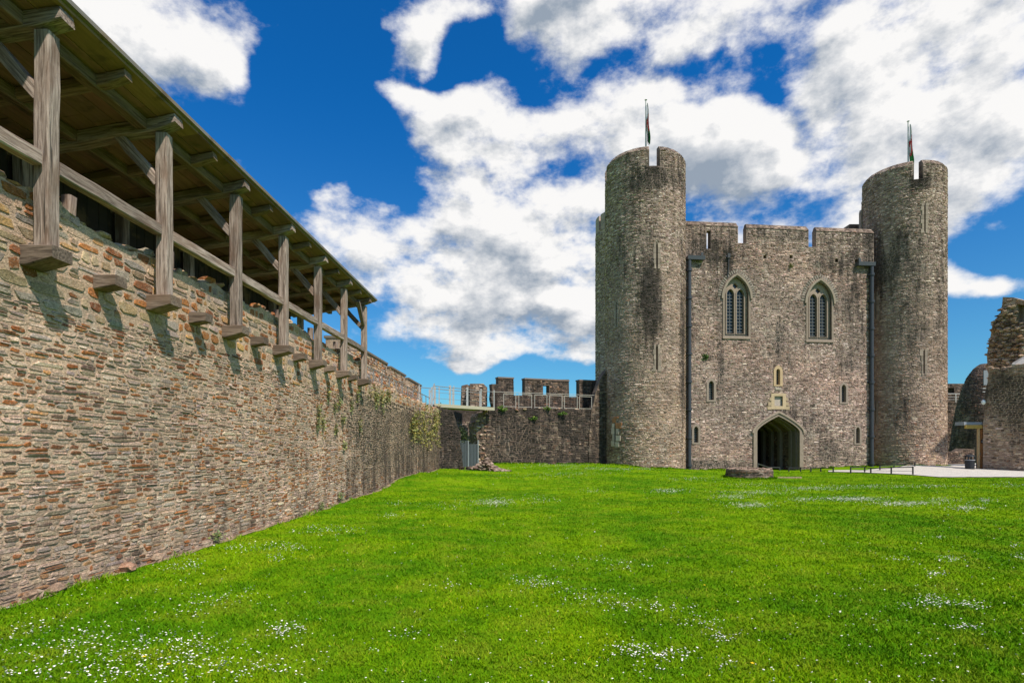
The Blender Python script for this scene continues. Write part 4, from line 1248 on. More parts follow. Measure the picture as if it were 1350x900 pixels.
def tower(name, pl, pr, D, ztop, seed, cren_px, cren, slits, stain_px, lab=None, zbase=-1.0, crz=1.5):
    ta, tb = math.atan((pl - 675) / 750), math.atan((pr - 675) / 750)
    ph, de = (ta + tb) / 2, (tb - ta) / 2
    cx = D * math.tan(ph); r = D / math.cos(ph) * math.sin(de)
    view = math.atan2(-cx, -D)
    def surf(x):                         # bearing of picture column x -> arc length on the drum, and depth
        t = math.atan((x - 675) / 750) - ph; d = math.hypot(cx, D)
        t = max(-de * .985, min(de * .985, t))
        k = math.asin(min(1, d * math.sin(abs(t)) / r)) - abs(t)
        sgn = 1 if t >= 0 else -1
        ang = view - sgn * k
        return sgn * k * r, D + math.cos(ang) * r
    chf = .34
    def cmap(s, t, n):
        s = np.asarray(s, float); t = np.asarray(t, float); n = np.asarray(n, float)
        ang = view - s / r               # s grows to the right in the picture
        inset = np.clip(t - (ztop - chf), 0, 9) * .75
        rr = r + n - inset
        return np.stack([cx + np.sin(ang) * rr, D + np.cos(ang) * rr, t + 0 * s], -1)
    inv = lambda deg: math.radians(deg) * r
    # surface grid with crenels and slits cut as real openings
    circ = math.pi * r
    S = set(np.round(np.linspace(-circ, circ, 73), 4)); T = {zbase, ztop - chf, ztop}
    cr = [(surf(a)[0], surf(b)[0], ztop - crz) for a, b in cren_px] + [(inv(a), inv(b), ztop - crz) for a, b in cren]
    sl = []
    for (x, y0, y1, w) in slits:
        ss, Df = surf(x)
        sl.append((ss - w / 2, ss + w / 2, 1.6 + (588 - y1) / 750 * Df, 1.6 + (588 - y0) / 750 * Df))
    for a, b, z in cr: S |= {round(a, 4), round(b, 4)}; T.add(z)
    for a, b, z0, z1 in sl: S |= {round(a, 4), round(b, 4)}; T |= {z0, z1}
    S = sorted(S); T = sorted(T)
    S2 = [S[0]]
    for s in S[1:]:
        if s - S2[-1] > 1e-3: S2.append(s)
    S = S2
    ns, ntt = len(S) - 1, len(T) - 1
    sm = [(S[i] + S[i + 1]) / 2 for i in range(ns)]; tm = [(T[j] + T[j + 1]) / 2 for j in range(ntt)]
    def solid(i, j):
        if j < 0 or j >= ntt: return False
        i %= ns
        s, t = sm[i], tm[j]
        if any(a < s < b and t > z for a, b, z in cr): return False
        if any(a < s < b and z0 < t < z1 for a, b, z0, z1 in sl): return False
        return True
    mb = MB(); th = .6
    gg = []
    for (x, y, w, h, k) in stain_px:
        ss, Df = surf(x)
        gg.append((ss, 1.6 + (588 - y) / 750 * Df, w / 17, h / 17, k))
    def stain(s, t):
        v = -.05 + 0 * np.asarray(s, float)
        for (a, z, w, h, k) in gg: v = v + 1.5 * k * np.exp(-((s - a) / w) ** 2 - ((t - z) / h) ** 2)
        return v + .26 * np.clip((t - (ztop - 2.6)) / 2.2, 0, 1)
    C = (.27, .235, .19)
    for i in range(ns):
        for j in range(ntt):
            if not solid(i, j): continue
            s0, s1, t0, t1 = S[i], S[i + 1], T[j], T[j + 1]
            o = cmap([s0, s1, s1, s0], [t0, t0, t1, t1], [0] * 4); n_ = cmap([s0, s1, s1, s0], [t0, t0, t1, t1], [-th] * 4)
            if t1 > ztop - chf: n_ = cmap([s0, s1, s1, s0], [t0, t0, ztop - chf, ztop - chf], [-th] * 4); n_[2:, 2] = t1
            v = np.concatenate([o, n_]); f = [(0, 1, 2, 3), (7, 6, 5, 4)]
            if not solid(i + 1, j): f.append((1, 5, 6, 2))
            if not solid(i - 1, j): f.append((4, 0, 3, 7))
            if not solid(i, j + 1): f.append((3, 2, 6, 7))
            if not solid(i, j - 1): f.append((0, 4, 5, 1))
            mb.add(v, f, 0, C, stain(np.array([s0, s1, s1, s0] * 2), np.array([t0, t0, t1, t1] * 2)))
    # tower roof deck
    k = 40; aa = np.linspace(0, 2 * math.pi, k, endpoint=False)
    for z in (ztop - crz - 1.2,):
        mb.add(np.stack([cx + np.cos(aa) * (r - th + .02), D + np.sin(aa) * (r - th + .02), np.full(k, z)], 1), [tuple(range(k))], 0, (.25, .22, .18))
    def acc(s, t, a, b):
        m = (t + b < ztop)
        for x0, x1, z in cr: m &= ~((s + a > x0) & (s - a < x1) & (t + b > z))
        for x0, x1, z0, z1 in sl: m &= ~((s + a > x0 - .02) & (s - a < x1 + .02) & (t + b > z0) & (t - b < z1))
        return m
    def pal(s, t, rg):
        c = pick(PAL_GATE, len(s), rg); w = pick(PAL_WARM, len(s), rg)
        k = np.clip(1.0 - (t - 3) / 11 + .25 * fbm1(s + t * .4, seed, 3), 0, 1)[:, None]
        return (c * (1 - k) + w * k * 1.04)
    stones(mb, cmap, -r * 2.1, r * 2.1, -.3, ztop, (.065, .125), (.12, .32), acc, pal, (.008, .034), .014, seed, stain, .03, .3, seg=6)
    o = mb.build(name, MAS, gate)
    if lab: o['label'] = lab
    # dressed slit surrounds and dark backing
    for n, (a, b, z0, z1) in enumerate(sl):
        m = MB(); rr = np.random.default_rng(seed + n)
        z = z0 - .12
        while z < z1 + .1:
            h = rr.uniform(.28, .42)
            for sg in (-1, 1):
                e = (b if sg > 0 else a) ; w = rr.uniform(.10, .24)
                q0, q1 = (e + .01, e + w) if sg > 0 else (e - w, e - .01)
                zz1 = min(z + h, z1 + .12)
                v = np.concatenate([cmap([q0, q1, q1, q0], [z, z, zz1 - .015, zz1 - .015], [-.05] * 4), cmap([q0, q1, q1, q0], [z, z, zz1 - .015, zz1 - .015], [.048] * 4)])
                m.add(v, [(3, 2, 1, 0), (4, 5, 6, 7), (0, 1, 5, 4), (1, 2, 6, 5), (2, 3, 7, 6), (3, 0, 4, 7)], 0, np.array((.30, .24, .185)) * rr.uniform(.75, 1.15))
            z += h
        m.build('slit_surround', DRESS, o)
    return o, cmap, (cx, D, r), surf

ZT = 22.65
tl, tlmap, tlc, tlsurf = tower('tower', 798, 903.5, 42.6, ZT, 81, [(856, 870)], [(-84, -72), (95, 110), (160, 175), (-150, -135)],
      [(866, 322, 352, .10), (866, 456, 487, .12), (813, 398, 430, .09), (811.5, 556, 584, .10)],
      [(858, 405, 12, 45, .75), (850, 350, 25, 60, .22), (875, 230, 45, 16, .35), (850, 240, 40, 10, .4), (820, 340, 14, 30, .15), (900, 450, 10, 120, .5), (830, 280, 12, 12, .3)],
      lab='left round tower with a dark stain below its crown')
tr, trmap, trc, trsurf = tower('tower', 1136, 1249, 45.2, 23.05, 91, [(1205, 1217)], [(-95, -80), (110, 125), (170, 185), (-150, -135)],
      [(1219, 270, 305, .09), (1218, 462, 492, .10), (1155, 388, 420, .09), (1154.5, 529, 558, .09)],
      [(1185, 325, 9, 16, 1.0), (1158, 350, 8, 40, .7), (1170, 360, 12, 20, .55), (1145, 315, 10, 15, .6), (1213, 240, 12, 8, .7), (1212, 360, 20, 60, .3), (1190, 540, 12, 40, .32), (1200, 440, 25, 25, .25), (1240, 420, 10, 150, .25)],
      lab='right round tower, farther away, with dark blotches')
# orange brick patch at the lower slit of the left tower
def patches():
    m = MB(); s, Df = tlsurf(811.5)
    Z = lambda y: 1.6 + (588 - y) / 750 * Df
    rg = random.Random(3)
    def blk(s0, s1, y0, y1, c):
        v = np.concatenate([tlmap([s0, s1, s1, s0], [Z(y0), Z(y0), Z(y1), Z(y1)], [-.02] * 4), tlmap([s0, s1, s1, s0], [Z(y0), Z(y0), Z(y1), Z(y1)], [.062] * 4)])
        m.add(v, [(3, 2, 1, 0), (4, 5, 6, 7), (0, 1, 5, 4), (1, 2, 6, 5), (2, 3, 7, 6), (3, 0, 4, 7)], 0, c)
    for (a, b, y0, y1) in ((-.30, .10, 557, 551.5), (.02, .62, 561, 557.2), (.06, .55, 564.5, 561.3), (-.12, .3, 551.2, 549)):
        blk(s + a, s + b, y0, y1, (.50 * rg.uniform(.9, 1.1), .22, .10))
    for (a, b, y0, y1) in ((-.42, -.08, 572, 563.5), (.1, .34, 572, 565), (-.3, -.08, 580, 572.5), (.08, .5, 581, 574), (-.45, -.06, 588, 581), (.02, .36, 589, 582.5), (-.34, -.07, 563, 558)):
        blk(s + a, s + b, y0, y1, np.array((.62, .50, .41)) * rg.uniform(.85, 1.1))
    m.build('brick_patch', DRESS, tl)
patches()

# the drum of the outer gate tower behind, showing past the left tower
def rear_drum():
    D = 51.5; cx = (785 - 675) / 750 * D + 3.3
    r = 3.25
    mb = MB(); view = math.atan2(-cx, -D); zt = 1.6 + (588 - 281) / 750 * 50
    def cmap(s, t, n):
        ang = view - np.asarray(s, float) / r; rr = r + np.asarray(n, float)
        return np.stack([cx + np.sin(ang) * rr, D + np.cos(ang) * rr, np.asarray(t, float) + 0 * ang], -1)
    S = np.linspace(-math.pi * r, math.pi * r, 65)
    for i in range(64):
        z1 = zt if not (i % 9 == 3) else zt - 1.3
        v = np.concatenate([cmap([S[i], S[i + 1]] , [-1, -1], [0, 0]), cmap([S[i + 1], S[i]], [z1, z1], [0, 0]), cmap([S[i], S[i + 1]], [-1, -1], [-.8, -.8]), cmap([S[i + 1], S[i]], [z1, z1], [-.8, -.8])])
        mb.add(v, [(0, 1, 2, 3), (3, 2, 6, 7), (1, 5, 6, 2), (4, 0, 3, 7), (7, 6, 5, 4)], 0, (.38, .33, .27), 0.05)
    stones(mb, cmap, -r * 2.4, 0, 0, zt, (.10, .16), (.2, .42), lambda s, t, a, b: t + b < zt - 1.3, PAL_GATE, (.012, .04), .02, 95, lambda s, t: .05 + 0 * s, seg=6)
    o = mb.build('tower', MAS, gate); o['label'] = 'rear drum tower showing as a narrow strip past the left tower'
rear_drum()
# small stair turret step left of right tower
def stair_step():
    mb = MB(); cx, D, r = trc
    x0 = (1133 - 675) / 750 * 46.2; z = 1.6 + (588 - 272) / 750 * 46.2
    m2 = plane_map((x0, 46.0), (1, .05))
    plate(mb, m2, [(0, 10), (3, 10), (3, z), (.9, z), (.05, z - .35), (0, z - .6)], n0=0, n1=-.25, c=(.36, .32, .26), st=.2)
    stones(mb, m2, 0, 3, 14, z, (.1, .15), (.2, .4), lambda s, t, a, b: (t + b < z - .2) & (s - a > .02), PAL_GATE, (.01, .03), .02, 97, lambda s, t: .2 + 0 * s, seg=6)
    mb.build('stair_turret', MAS, gate)
    mb = MB(); x0 = (1120 - 675) / 750 * 48; z = 1.6 + (588 - 295.5) / 750 * 48
    mb.box((x0, 48, 14), (x0 + 1.2, 49, z), 0, (.2, .17, .14), .3); mb.build('chimney', MAS, gate)
stair_step()

# ------------------------------------------------------------------ flags
def flag(px, ytop, D, zbase, lab, red, seed, drop):
    x = (px - 675) / 750 * D; zt = 1.6 + (588 - ytop) / 750 * D
    root = empty('flagpole', (x, D, zbase), lab, 'flag')
    m = MB(); m.tube([(x, D, zbase), (x, D, (zbase + zt) / 2), (x, D, zt)], [.07, .06, .045], 10, c=(.55, .53, .5)); m.tube([(x, D, zt), (x, D, zt + .06), (x, D, zt + .12)], [.05, .1, .03], 10, c=(.5, .5, .45)); m.build('pole', METAL, root)
    # limp cloth hanging in folds: white above, red dragon field, green below
    rg = random.Random(seed); v = []; c = []; f = []
    n, k = 26, 14; H = drop
    for i in range(n + 1):
        t = i / n; z = zt - .25 - t * H
        wid = .04 + .24 * (t ** 1.1) * (1 if t < .8 else 1 - (t - .8) * 1.5)
        for j in range(k + 1):
            q = j / k
            v.append((x + .06 + q * wid + .03 * math.sin(9 * t), D - .12 + .14 * math.sin(q * 17 + t * 3) * (.3 + t), z - q * .25 * t))
            mixv = t + q * .18
            if mixv < .42: cc = (.62, .62, .60)
            elif mixv < .80: cc = (.45, .035, .03) if (math.sin(q * 9 + t * 13 + seed) > -.55) else (.6, .58, .55)
            else: cc = (.03, .22, .05) if seed == 2 or q > .3 else (.08, .07, .08)
            c.append(cc)
    for i in range(n):
        for j in range(k):
            a = i * (k + 1) + j; f.append((a, a + 1, a + k + 2, a + k + 1))
    m = MB(); m.add(v, f, 0, np.array(c)); v2 = [(p[0], p[1] + .01, p[2]) for p in v]; m.add(v2, [q[::-1] for q in f], 0, np.array(c))
    m.build('cloth', CLOTH, root, smooth=True)
flag(851.5, 133, 42.8, 19.8, 'flagpole with limp red, white and green flag on the left tower', 1, 1, 2.9)
flag(1197.3, 161, 45.4, 19.8, 'flagpole with limp red, white and green flag on the right tower', 1, 2, 3.2)

# ================================================================== low round well, fence
def build_well():
    D = 29.3; cx = (1000 - 675) / 750 * D; z0 = float(gz(cx, D)); r = 1.17
    mb = MB(); zt = z0 + .47; cy = D + r
    def cmap(s, t, n):
        ang = math.pi - np.asarray(s, float) / r; rr = r + np.asarray(n, float)
        return np.stack([cx + np.sin(ang) * rr, cy + np.cos(ang) * rr, np.asarray(t, float) + 0 * ang], -1)
    S = np.linspace(-math.pi * r, math.pi * r, 49)
    for i in range(48):
        o = cmap([S[i], S[i + 1], S[i + 1], S[i]], [z0 - .3, z0 - .3, zt, zt], [0] * 4); q = cmap([S[i], S[i + 1], S[i + 1], S[i]], [z0 - .3, z0 - .3, zt, zt], [-.36] * 4)
        mb.add(np.concatenate([o, q]), [(0, 1, 2, 3), (7, 6, 5, 4), (3, 2, 6, 7)], 0, (.2, .165, .13), .1)
    stones(mb, cmap, -math.pi * r, math.pi * r, z0 - .1, zt - .06, (.09, .14), (.18, .34), None, PAL_DARK + [((.24, .14, .09), 22)], (.01, .03), .015, 101, lambda s, t: .1 + 0 * s, .005)
    rg = np.random.default_rng(4)
    for k in range(34):
        a = 2 * math.pi * k / 34; rock(mb, (cx + math.sin(a) * (r - .16), cy + math.cos(a) * (r - .16), zt + .01), (.25, .36, .11), rg, (.26, .21, .16), .1)
    tag(mb.build('stone_well', MAS), 'low round stone kerb of a well standing on the lawn before the entrance arch', 'well')
build_well()

def rail_fence(label, posts, rails, C=(.03, .03, .032)):
    """posts: (px, ytop, ybase); ground distance from ybase"""
    pts = []
    for (x, yt, yb) in posts:
        gx, gy, g = ground_pt(x, yb)
        if gy > 42.0 and x < 1150: gy = 41.2; gx = (x - 675) / 750 * gy; g = float(gz(gx, gy))
        pts.append((gx, gy, g, 1.6 + (588 - yt) / 750 * gy))
    root = empty('rail_fence', (pts[0][0], pts[0][1], pts[0][2]), label, 'fence')
    for (x, y, g, z) in pts:
        m = MB(); m.bar((x, y, g - .1), (x, y, z), .06, .06, c=C); m.build('post', PAINT, root)
    m = MB()
    for i, j in rails:
        a, b = pts[i], pts[j]
        m.bar((a[0], a[1], a[3] - .04), (b[0], b[1], b[3] - .04), .045, .055, c=C)
        m.bar((a[0], a[1], a[2] + (a[3] - a[2]) * .45), (b[0], b[1], b[2] + (b[3] - b[2]) * .45), .018, .018, c=C)
    m.build('rail', PAINT, root)
rail_fence('low black rail fence just right of the well, in front of the entrance arch', [(1040, 615.5, 621.5), (1055.5, 615.5, 621.5), (1069, 615.5, 622), (1082, 615.8, 622), (1098.5, 616, 623)], [(0, 1), (1, 2), (2, 3), (3, 4)])
rail_fence('black rail fence beside the gravel path, front run right of the right drainpipe', [(1121.5, 615, 624), (1140, 615, 623), (1148, 616, 624), (1175, 615, 625), (1203.5, 614.5, 626)], [(0, 1), (1, 2), (2, 3), (3, 4)])
rail_fence('black rail fence behind the gravel path, rising towards the right tower foot', [(1160, 613.6, 620), (1178.5, 612.5, 618.5), (1193, 610.8, 617), (1206, 608.6, 615)], [(0, 1), (1, 2), (2, 3)])
def arch_rail():
    a = Vector(P(999, 611, 41.3)); b = Vector(P(1013, 615.5, 42.6)); c = Vector(P(1028, 616, 42.9))
    root = empty('handrail', (a.x, a.y, -.2), 'short black handrail slanting down inside the left of the entrance arch', 'railing')
    m = MB(); m.bar(a, b, .05, .07, c=(.05, .05, .05)); m.bar(b, c, .05, .07, c=(.05, .05, .05)); m.bar(a - Vector((0, 0, .4)), b - Vector((0, 0, .3)), .03, .04, c=(.05, .05, .05)); m.build('rail', PAINT, root)
    for q in (a, b, c):
        m = MB(); m.bar((q.x, q.y, -.4), q, .06, .06, c=(.05, .05, .05)); m.build('post', PAINT, root)
arch_rail()

# ================================================================== RIGHT-HAND RUINS
def build_right():
    # near block with its mottled dark upper part
    A = P(1296, 588, 38.0); B = P(1420, 588, 33.6)
    q = lambda x, y: uz(A, B, x, y)
    top = ragged([q(1366, 476), q(1350, 480), q(1330, 484), q(1312, 486), q(1304, 484)], .06, .3, 14)
    left = ragged([q(1304, 484), q(1303, 500), q(1299, 515), q(1297, 540), q(1296, 580), q(1296, 622)], .04, .3, 15)
    ol = top + left[1:] + [(q(1296, 0)[0], -.6), (q(1366, 0)[0], -.6)]
    gs = [(q(1325, 515), 1.6, 1.4, .95), (q(1345, 545), .8, 2.0, .6), (q(1310, 540), .5, 1, .3), (q(1330, 570), .6, 1.4, .3)]
    def st(s, t):
        r = -.06 + 0 * s
        for (u, z), w, h, k in gs: r = r + k * np.exp(-((s - u) / w) ** 2 - ((t - z) / h) ** 2)
        return r
    r1 = empty('ruined_wall', (A.x + 1, A.y, 0), 'mottled brown stone wall with black patches at the right edge of the picture', 'wall')
    mb, mapf, _ = straight_wall('x', None, None, A, B, ol, thick=1.8, stain=st, seed=111, parent=r1, pal=PAL_WARM, mortar=(.31, .26, .19), ch=(.09, .15), ln=(.18, .36))
    rg = np.random.default_rng(3)
    for (s, t) in top:
        p = mapf(np.array([s]), np.array([t]), np.array([-.15]))[0]; rock(mb, p, (.35, .35, .2), rg, (.3, .25, .18), .2)
    mb.build('stone_wall', MAS, r1)
    # tall broken tower behind it
    A = P(1300, 588, 44.0); B = P(1440, 588, 38.5); q2 = lambda x, y: uz(A, B, x, y)
    left = ragged([q2(1322, 391.5), q2(1321, 402), q2(1319, 412), q2(1311, 422), q2(1307, 436), q2(1304, 448), q2(1302, 462), q2(1302, 482), q2(1302, 500)], .08, .3, 16)
    top = ragged([q2(1366, 402), q2(1350, 396), q2(1336, 392), q2(1322, 391.5)], .05, .35, 17)
    ol = top + left[1:] + [(q2(1302, 0)[0], 0), (q2(1366, 0)[0], 0)]
    hole = [q2(1341, 424), q2(1352, 424), q2(1352, 402), q2(1341, 401)]
    r2 = empty('ruined_tower', (A.x + 3, A.y, 0), 'tall broken tower stump with a jagged sloping edge, rising behind the right-hand wall', 'tower')
    mb, mapf, _ = straight_wall('x', None, None, A, B, ol, holes=[hole], thick=1.2, stain=lambda s, t: .10 + .1 * fbm1(s + t, 3, 3), seed=112, parent=r2, pal=PAL_WARM, mortar=(.30, .26, .19), relief=(.01, .09), wob=.12)
    for k in range(380):      # crumbling core and overhangs
        y_ = rg.uniform(404, 484); x_ = rg.uniform(1303, 1350)
        s, t = q2(x_, y_)
        if not pip([s], [t], ol)[0] or pip([s], [t], hole)[0]: continue
        sz = rg.uniform(.2, .55); rock(mb, mapf(np.array([s]), np.array([t]), np.array([rg.uniform(-.1, .22)]))[0], (sz, sz * .8, sz * .45), rg, pick(PAL_WARM, 1, rg)[0], rg.uniform(-.1, .35))
    mb.build('stone_wall', MAS, r2)
    # slate slope between
    m = MB(); a = P(1335, 478, 40.5); b = P(1352, 468, 40.5); c = P(1366, 464, 40.5); d = P(1366, 480, 39.0); e = P(1334, 480, 39.0)
    v = [tuple(x) for x in (e, d, c, b, a)]; v += [(x, y + .05, z - .12) for x, y, z in v]
    m.add(v, [(0, 1, 2, 3, 4), (9, 8, 7, 6, 5), (0, 5, 6, 1), (4, 9, 5, 0), (3, 8, 9, 4)], 0, (.22, .21, .2)); m.build('roof_slope', DRESS, r2)
    # leaning dark round tower
    r3 = empty('round_tower', P(1292, 588, 52), 'dark curved tower leaning behind the timber porch', 'tower')
    mb = MB(); k = 40
    cx, cy = P(1301, 0, 54).x, 54; lean = -.0
    prof = [(-1, 3.1), (3, 2.65), (5.2, 2.35), (7.0, 1.9), (8.2, 1.5), (9.0, 1.0), (9.4, .55)]
    zz = np.array([p[0] for p in prof]); rr_ = np.array([p[1] for p in prof])
    def tm(s, t, n):
        t = np.asarray(t, float); r = np.interp(t, zz, rr_) + np.asarray(n, float); ang = math.atan2(-cx, -cy) - np.asarray(s, float) / 2.6
        return np.stack([cx + np.sin(ang) * r, cy + np.cos(ang) * r, t + 0 * ang], -1)
    S = np.linspace(-math.pi * 2.6, math.pi * 2.6, k + 1)
    for j in range(len(prof) - 1):
        for i in range(k):
            mb.add(tm([S[i], S[i + 1], S[i + 1], S[i]], [zz[j], zz[j], zz[j + 1], zz[j + 1]], [0] * 4), [(0, 1, 2, 3)], 0, (.16, .145, .12), .4)
    mb.add(tm(S[:-1], np.full(k, 9.4), np.zeros(k)), [tuple(range(k))], 0, (.16, .14, .12), .4)
    stones(mb, tm, -5.5, 5.5, 0, 9.3, (.11, .17), (.2, .42), None, PAL_DARK, (.01, .04), .02, 113, lambda s, t: .4 - .04 * t + 0 * s, seg=6)
    mb.build('stone_wall', MAS, r3)
    # scaffold sheet on its shoulder
    m = MB(); a = P(1297, 488, 50.5); m.box((a.x, 50.5, a.z - 1.3), (a.x + .75, 50.56, a.z), 0, (.20, .22, .24))
    for z in (-1.9, -1.6): m.bar((a.x - .1, 50.5, a.z + z), (a.x + 1.0, 50.5, a.z + z), .05, .05, c=(.5, .5, .5))
    m.build('repair_panel', METAL, r3)
    # far wall + merlon between right tower and the round tower
    A = P(1240, 588, 58.0); B = P(1296, 588, 58.5); q4 = lambda x, y: uz(A, B, x, y)
    ol = [q4(1240, 616), q4(1296, 616), q4(1296, 541), q4(1272, 541), q4(1274.5, 540), q4(1274.5, 512), q4(1271, 505.5), q4(1240, 505.5)]
    hole = [q4(1249, 518), q4(1258, 518), q4(1258, 511), q4(1249, 511)]
    straight_wall('curtain_wall', 'low dark far wall with one merlon, seen between the right tower and the leaning tower', 'wall', A, B, ol, holes=[hole], thick=.8, stain=lambda s, t: .32 + 0 * s, seed=114, pal=PAL_DARK + [((.3, .25, .19), 20)])
    railing('wall_railing', 'pale railing on the far wall right of the right tower', [P(1244, 530, 57.5), P(1276, 530, 57.6)], .85, 1.2, 2, .03, c=(.6, .6, .58))
    # stepped low wall in front of it
    A = P(1240, 588, 47.0); B = P(1285, 588, 47.0); q5 = lambda x, y: uz(A, B, x, y)
    ol = [q5(1240, 614), q5(1285, 614), q5(1285, 592), q5(1272, 591), q5(1266, 595), q5(1240, 595)]
    straight_wall('low_wall', 'low brown stone wall at the foot of the right tower behind the gravel', 'wall', A, B, ol, thick=1.0, stain=lambda s, t: .3 + 0 * s, seed=115, pal=PAL_DARK + [((.33, .27, .2), 30)])
    # ---- porch: lead roof, fascia, door
    D = 38.6
    Xp = lambda x, d=D: (x - 675) / 750 * d
    Zp = lambda y, d=D: 1.6 + (588 - y) / 750 * d
    root = empty('porch', (Xp(1285), D, 0), 'small timber porch with flat lead roof against the right-hand stone wall', 'porch')
    m = MB(); m.box((Xp(1264), D - .48, Zp(560)), (Xp(1297), D + .3, Zp(556.5)), 0, (.24, .26, .30))
    m.box((Xp(1263.5), D - .5, Zp(560.5)), (Xp(1264.3), D + .3, Zp(556)), 0, (.28, .30, .34)); m.build('lead_roof', METAL, root)
    m = MB(); m.box((Xp(1265.5), D - .5, Zp(565)), (Xp(1297), D - .38, Zp(560.3)), 0, (.42, .28, .07)); m.build('fascia', DRESS, root)
    m = MB(); m.box((Xp(1282.5), D - .45, -.1), (Xp(1284.5), D - .33, Zp(565)), 0, (.50, .34, .17)); m.build('post', DRESS, root)
    dr = MB()
    for i in range(5):
        x0 = Xp(1285.2) + i * .118; dr.box((x0, D - .34 + .004 * (i % 2), 0.02), (x0 + .114, D - .28, Zp(566)), 0, np.array((.50, .23, .085)) * (.85 + .08 * ((i * 3) % 5)))
    dd = dr.build('door', DRESS, root)
    m = MB(); m.box((Xp(1287.5), D - .36, Zp(584)), (Xp(1292.5), D - .345, Zp(579.5)), 0, (.04, .04, .05)); 
    for j in range(2): m.box((Xp(1288.2), D - .366, Zp(582.9 - j * 1.6)), (Xp(1291.8), D - .361, Zp(582.2 - j * 1.6)), 0, (.6, .6, .6))
    m.build('door_sign', PAINT, dd)
    m = MB(); m.tube([(Xp(1286), D - .38, 1.0), (Xp(1286), D - .38, 1.18)], .02, 8, c=(.1, .1, .1)); m.build('handle', PAINT, dd)
    m = MB(); m.box((Xp(1285), D - .26, 0), (Xp(1297), D - .1, Zp(562)), 0, (.12, .10, .08)); m.build('back_wall', DRESS, root)
    # lamp on the wall
    lp = MB(); c = P(1296.5, 530, 37.6); lp.tube([c + Vector((0, 0, .16)), c + Vector((0, 0, .1)), c, c - Vector((0, 0, .1)), c - Vector((0, 0, .16))], [.04, .10, .13, .10, .03], 14, c=(.75, .75, .74))
    lr = empty('wall_lamp', c, 'white globe lamp on the corner of the right-hand wall', 'lamp'); lp.build('globe', CLOTH, lr, smooth=True)
    m = MB(); m.bar(c + Vector((0, 0, .15)), c + Vector((0, .4, .3)), .05, .05, c=(.1, .1, .1)); m.bar(c + Vector((0, 0, .15)), c + Vector((0, .0, .3)), .05, .05, c=(.1, .1, .1)); m.build('bracket', PAINT, lr)
    # litter bin
    x, y, z = ground_pt(1278.5, 617.5); y = min(y, 37.4); x = (1278.5 - 675) / 750 * y; z = float(gz(x, y))
    br = empty('litter_bin', (x, y, z), 'black round litter bin beside the porch on the gravel', 'litter bin')
    m = MB(); m.tube([(x, y, z), (x, y, z + .03), (x, y, z + .66)], [.22, .25, .27], 20, c=(.022, .024, .028)); m.build('body', PAINT, br)
    m = MB()
    for a in range(4):
        t = a * math.pi / 2 + .6; m.bar((x + .24 * math.cos(t), y + .24 * math.sin(t), z + .6), (x + .24 * math.cos(t), y + .24 * math.sin(t), z + .86), .05, .05, c=(.022, .024, .028))
    m.tube([(x, y, z + .84), (x, y, z + .92), (x, y, z + 1.0)], [.30, .27, .12], 20, c=(.025, .027, .03)); m.build('hood', PAINT, br)
    m = MB(); m.tube([(x, y, z + .60), (x, y, z + .65)], .281, 20, c=(.3, .3, .31)); m.build('band', PAINT, br)
build_right()

# ================================================================== PLANTS
def leaf_clump(mb, c, R3, n, rg, size=.05, col0=(.10, .17, .03), hang=0.0):
    c = np.array(c)
    for k in range(n):
        d = rg.normal(0, .45, 3) * np.array(R3); p = c + d
        a = rg.normal(0, 1, 3); a[2] = abs(a[2]) * .5 - hang; a /= np.linalg.norm(a); b = np.cross(a, rg.normal(0, 1, 3)); b /= np.linalg.norm(b)
        s = size * rg.uniform(.6, 1.4)
        v = [p, p + a * s * .5 + b * s * .28, p + a * s, p + a * s * .5 - b * s * .28]
        cc = np.array(col0) * rg.uniform(.55, 1.6) * np.array((rg.uniform(.8, 1.3), 1, rg.uniform(.6, 1.3)))
        mb.add(np.array(v), [(0, 1, 2, 3)], 0, cc)

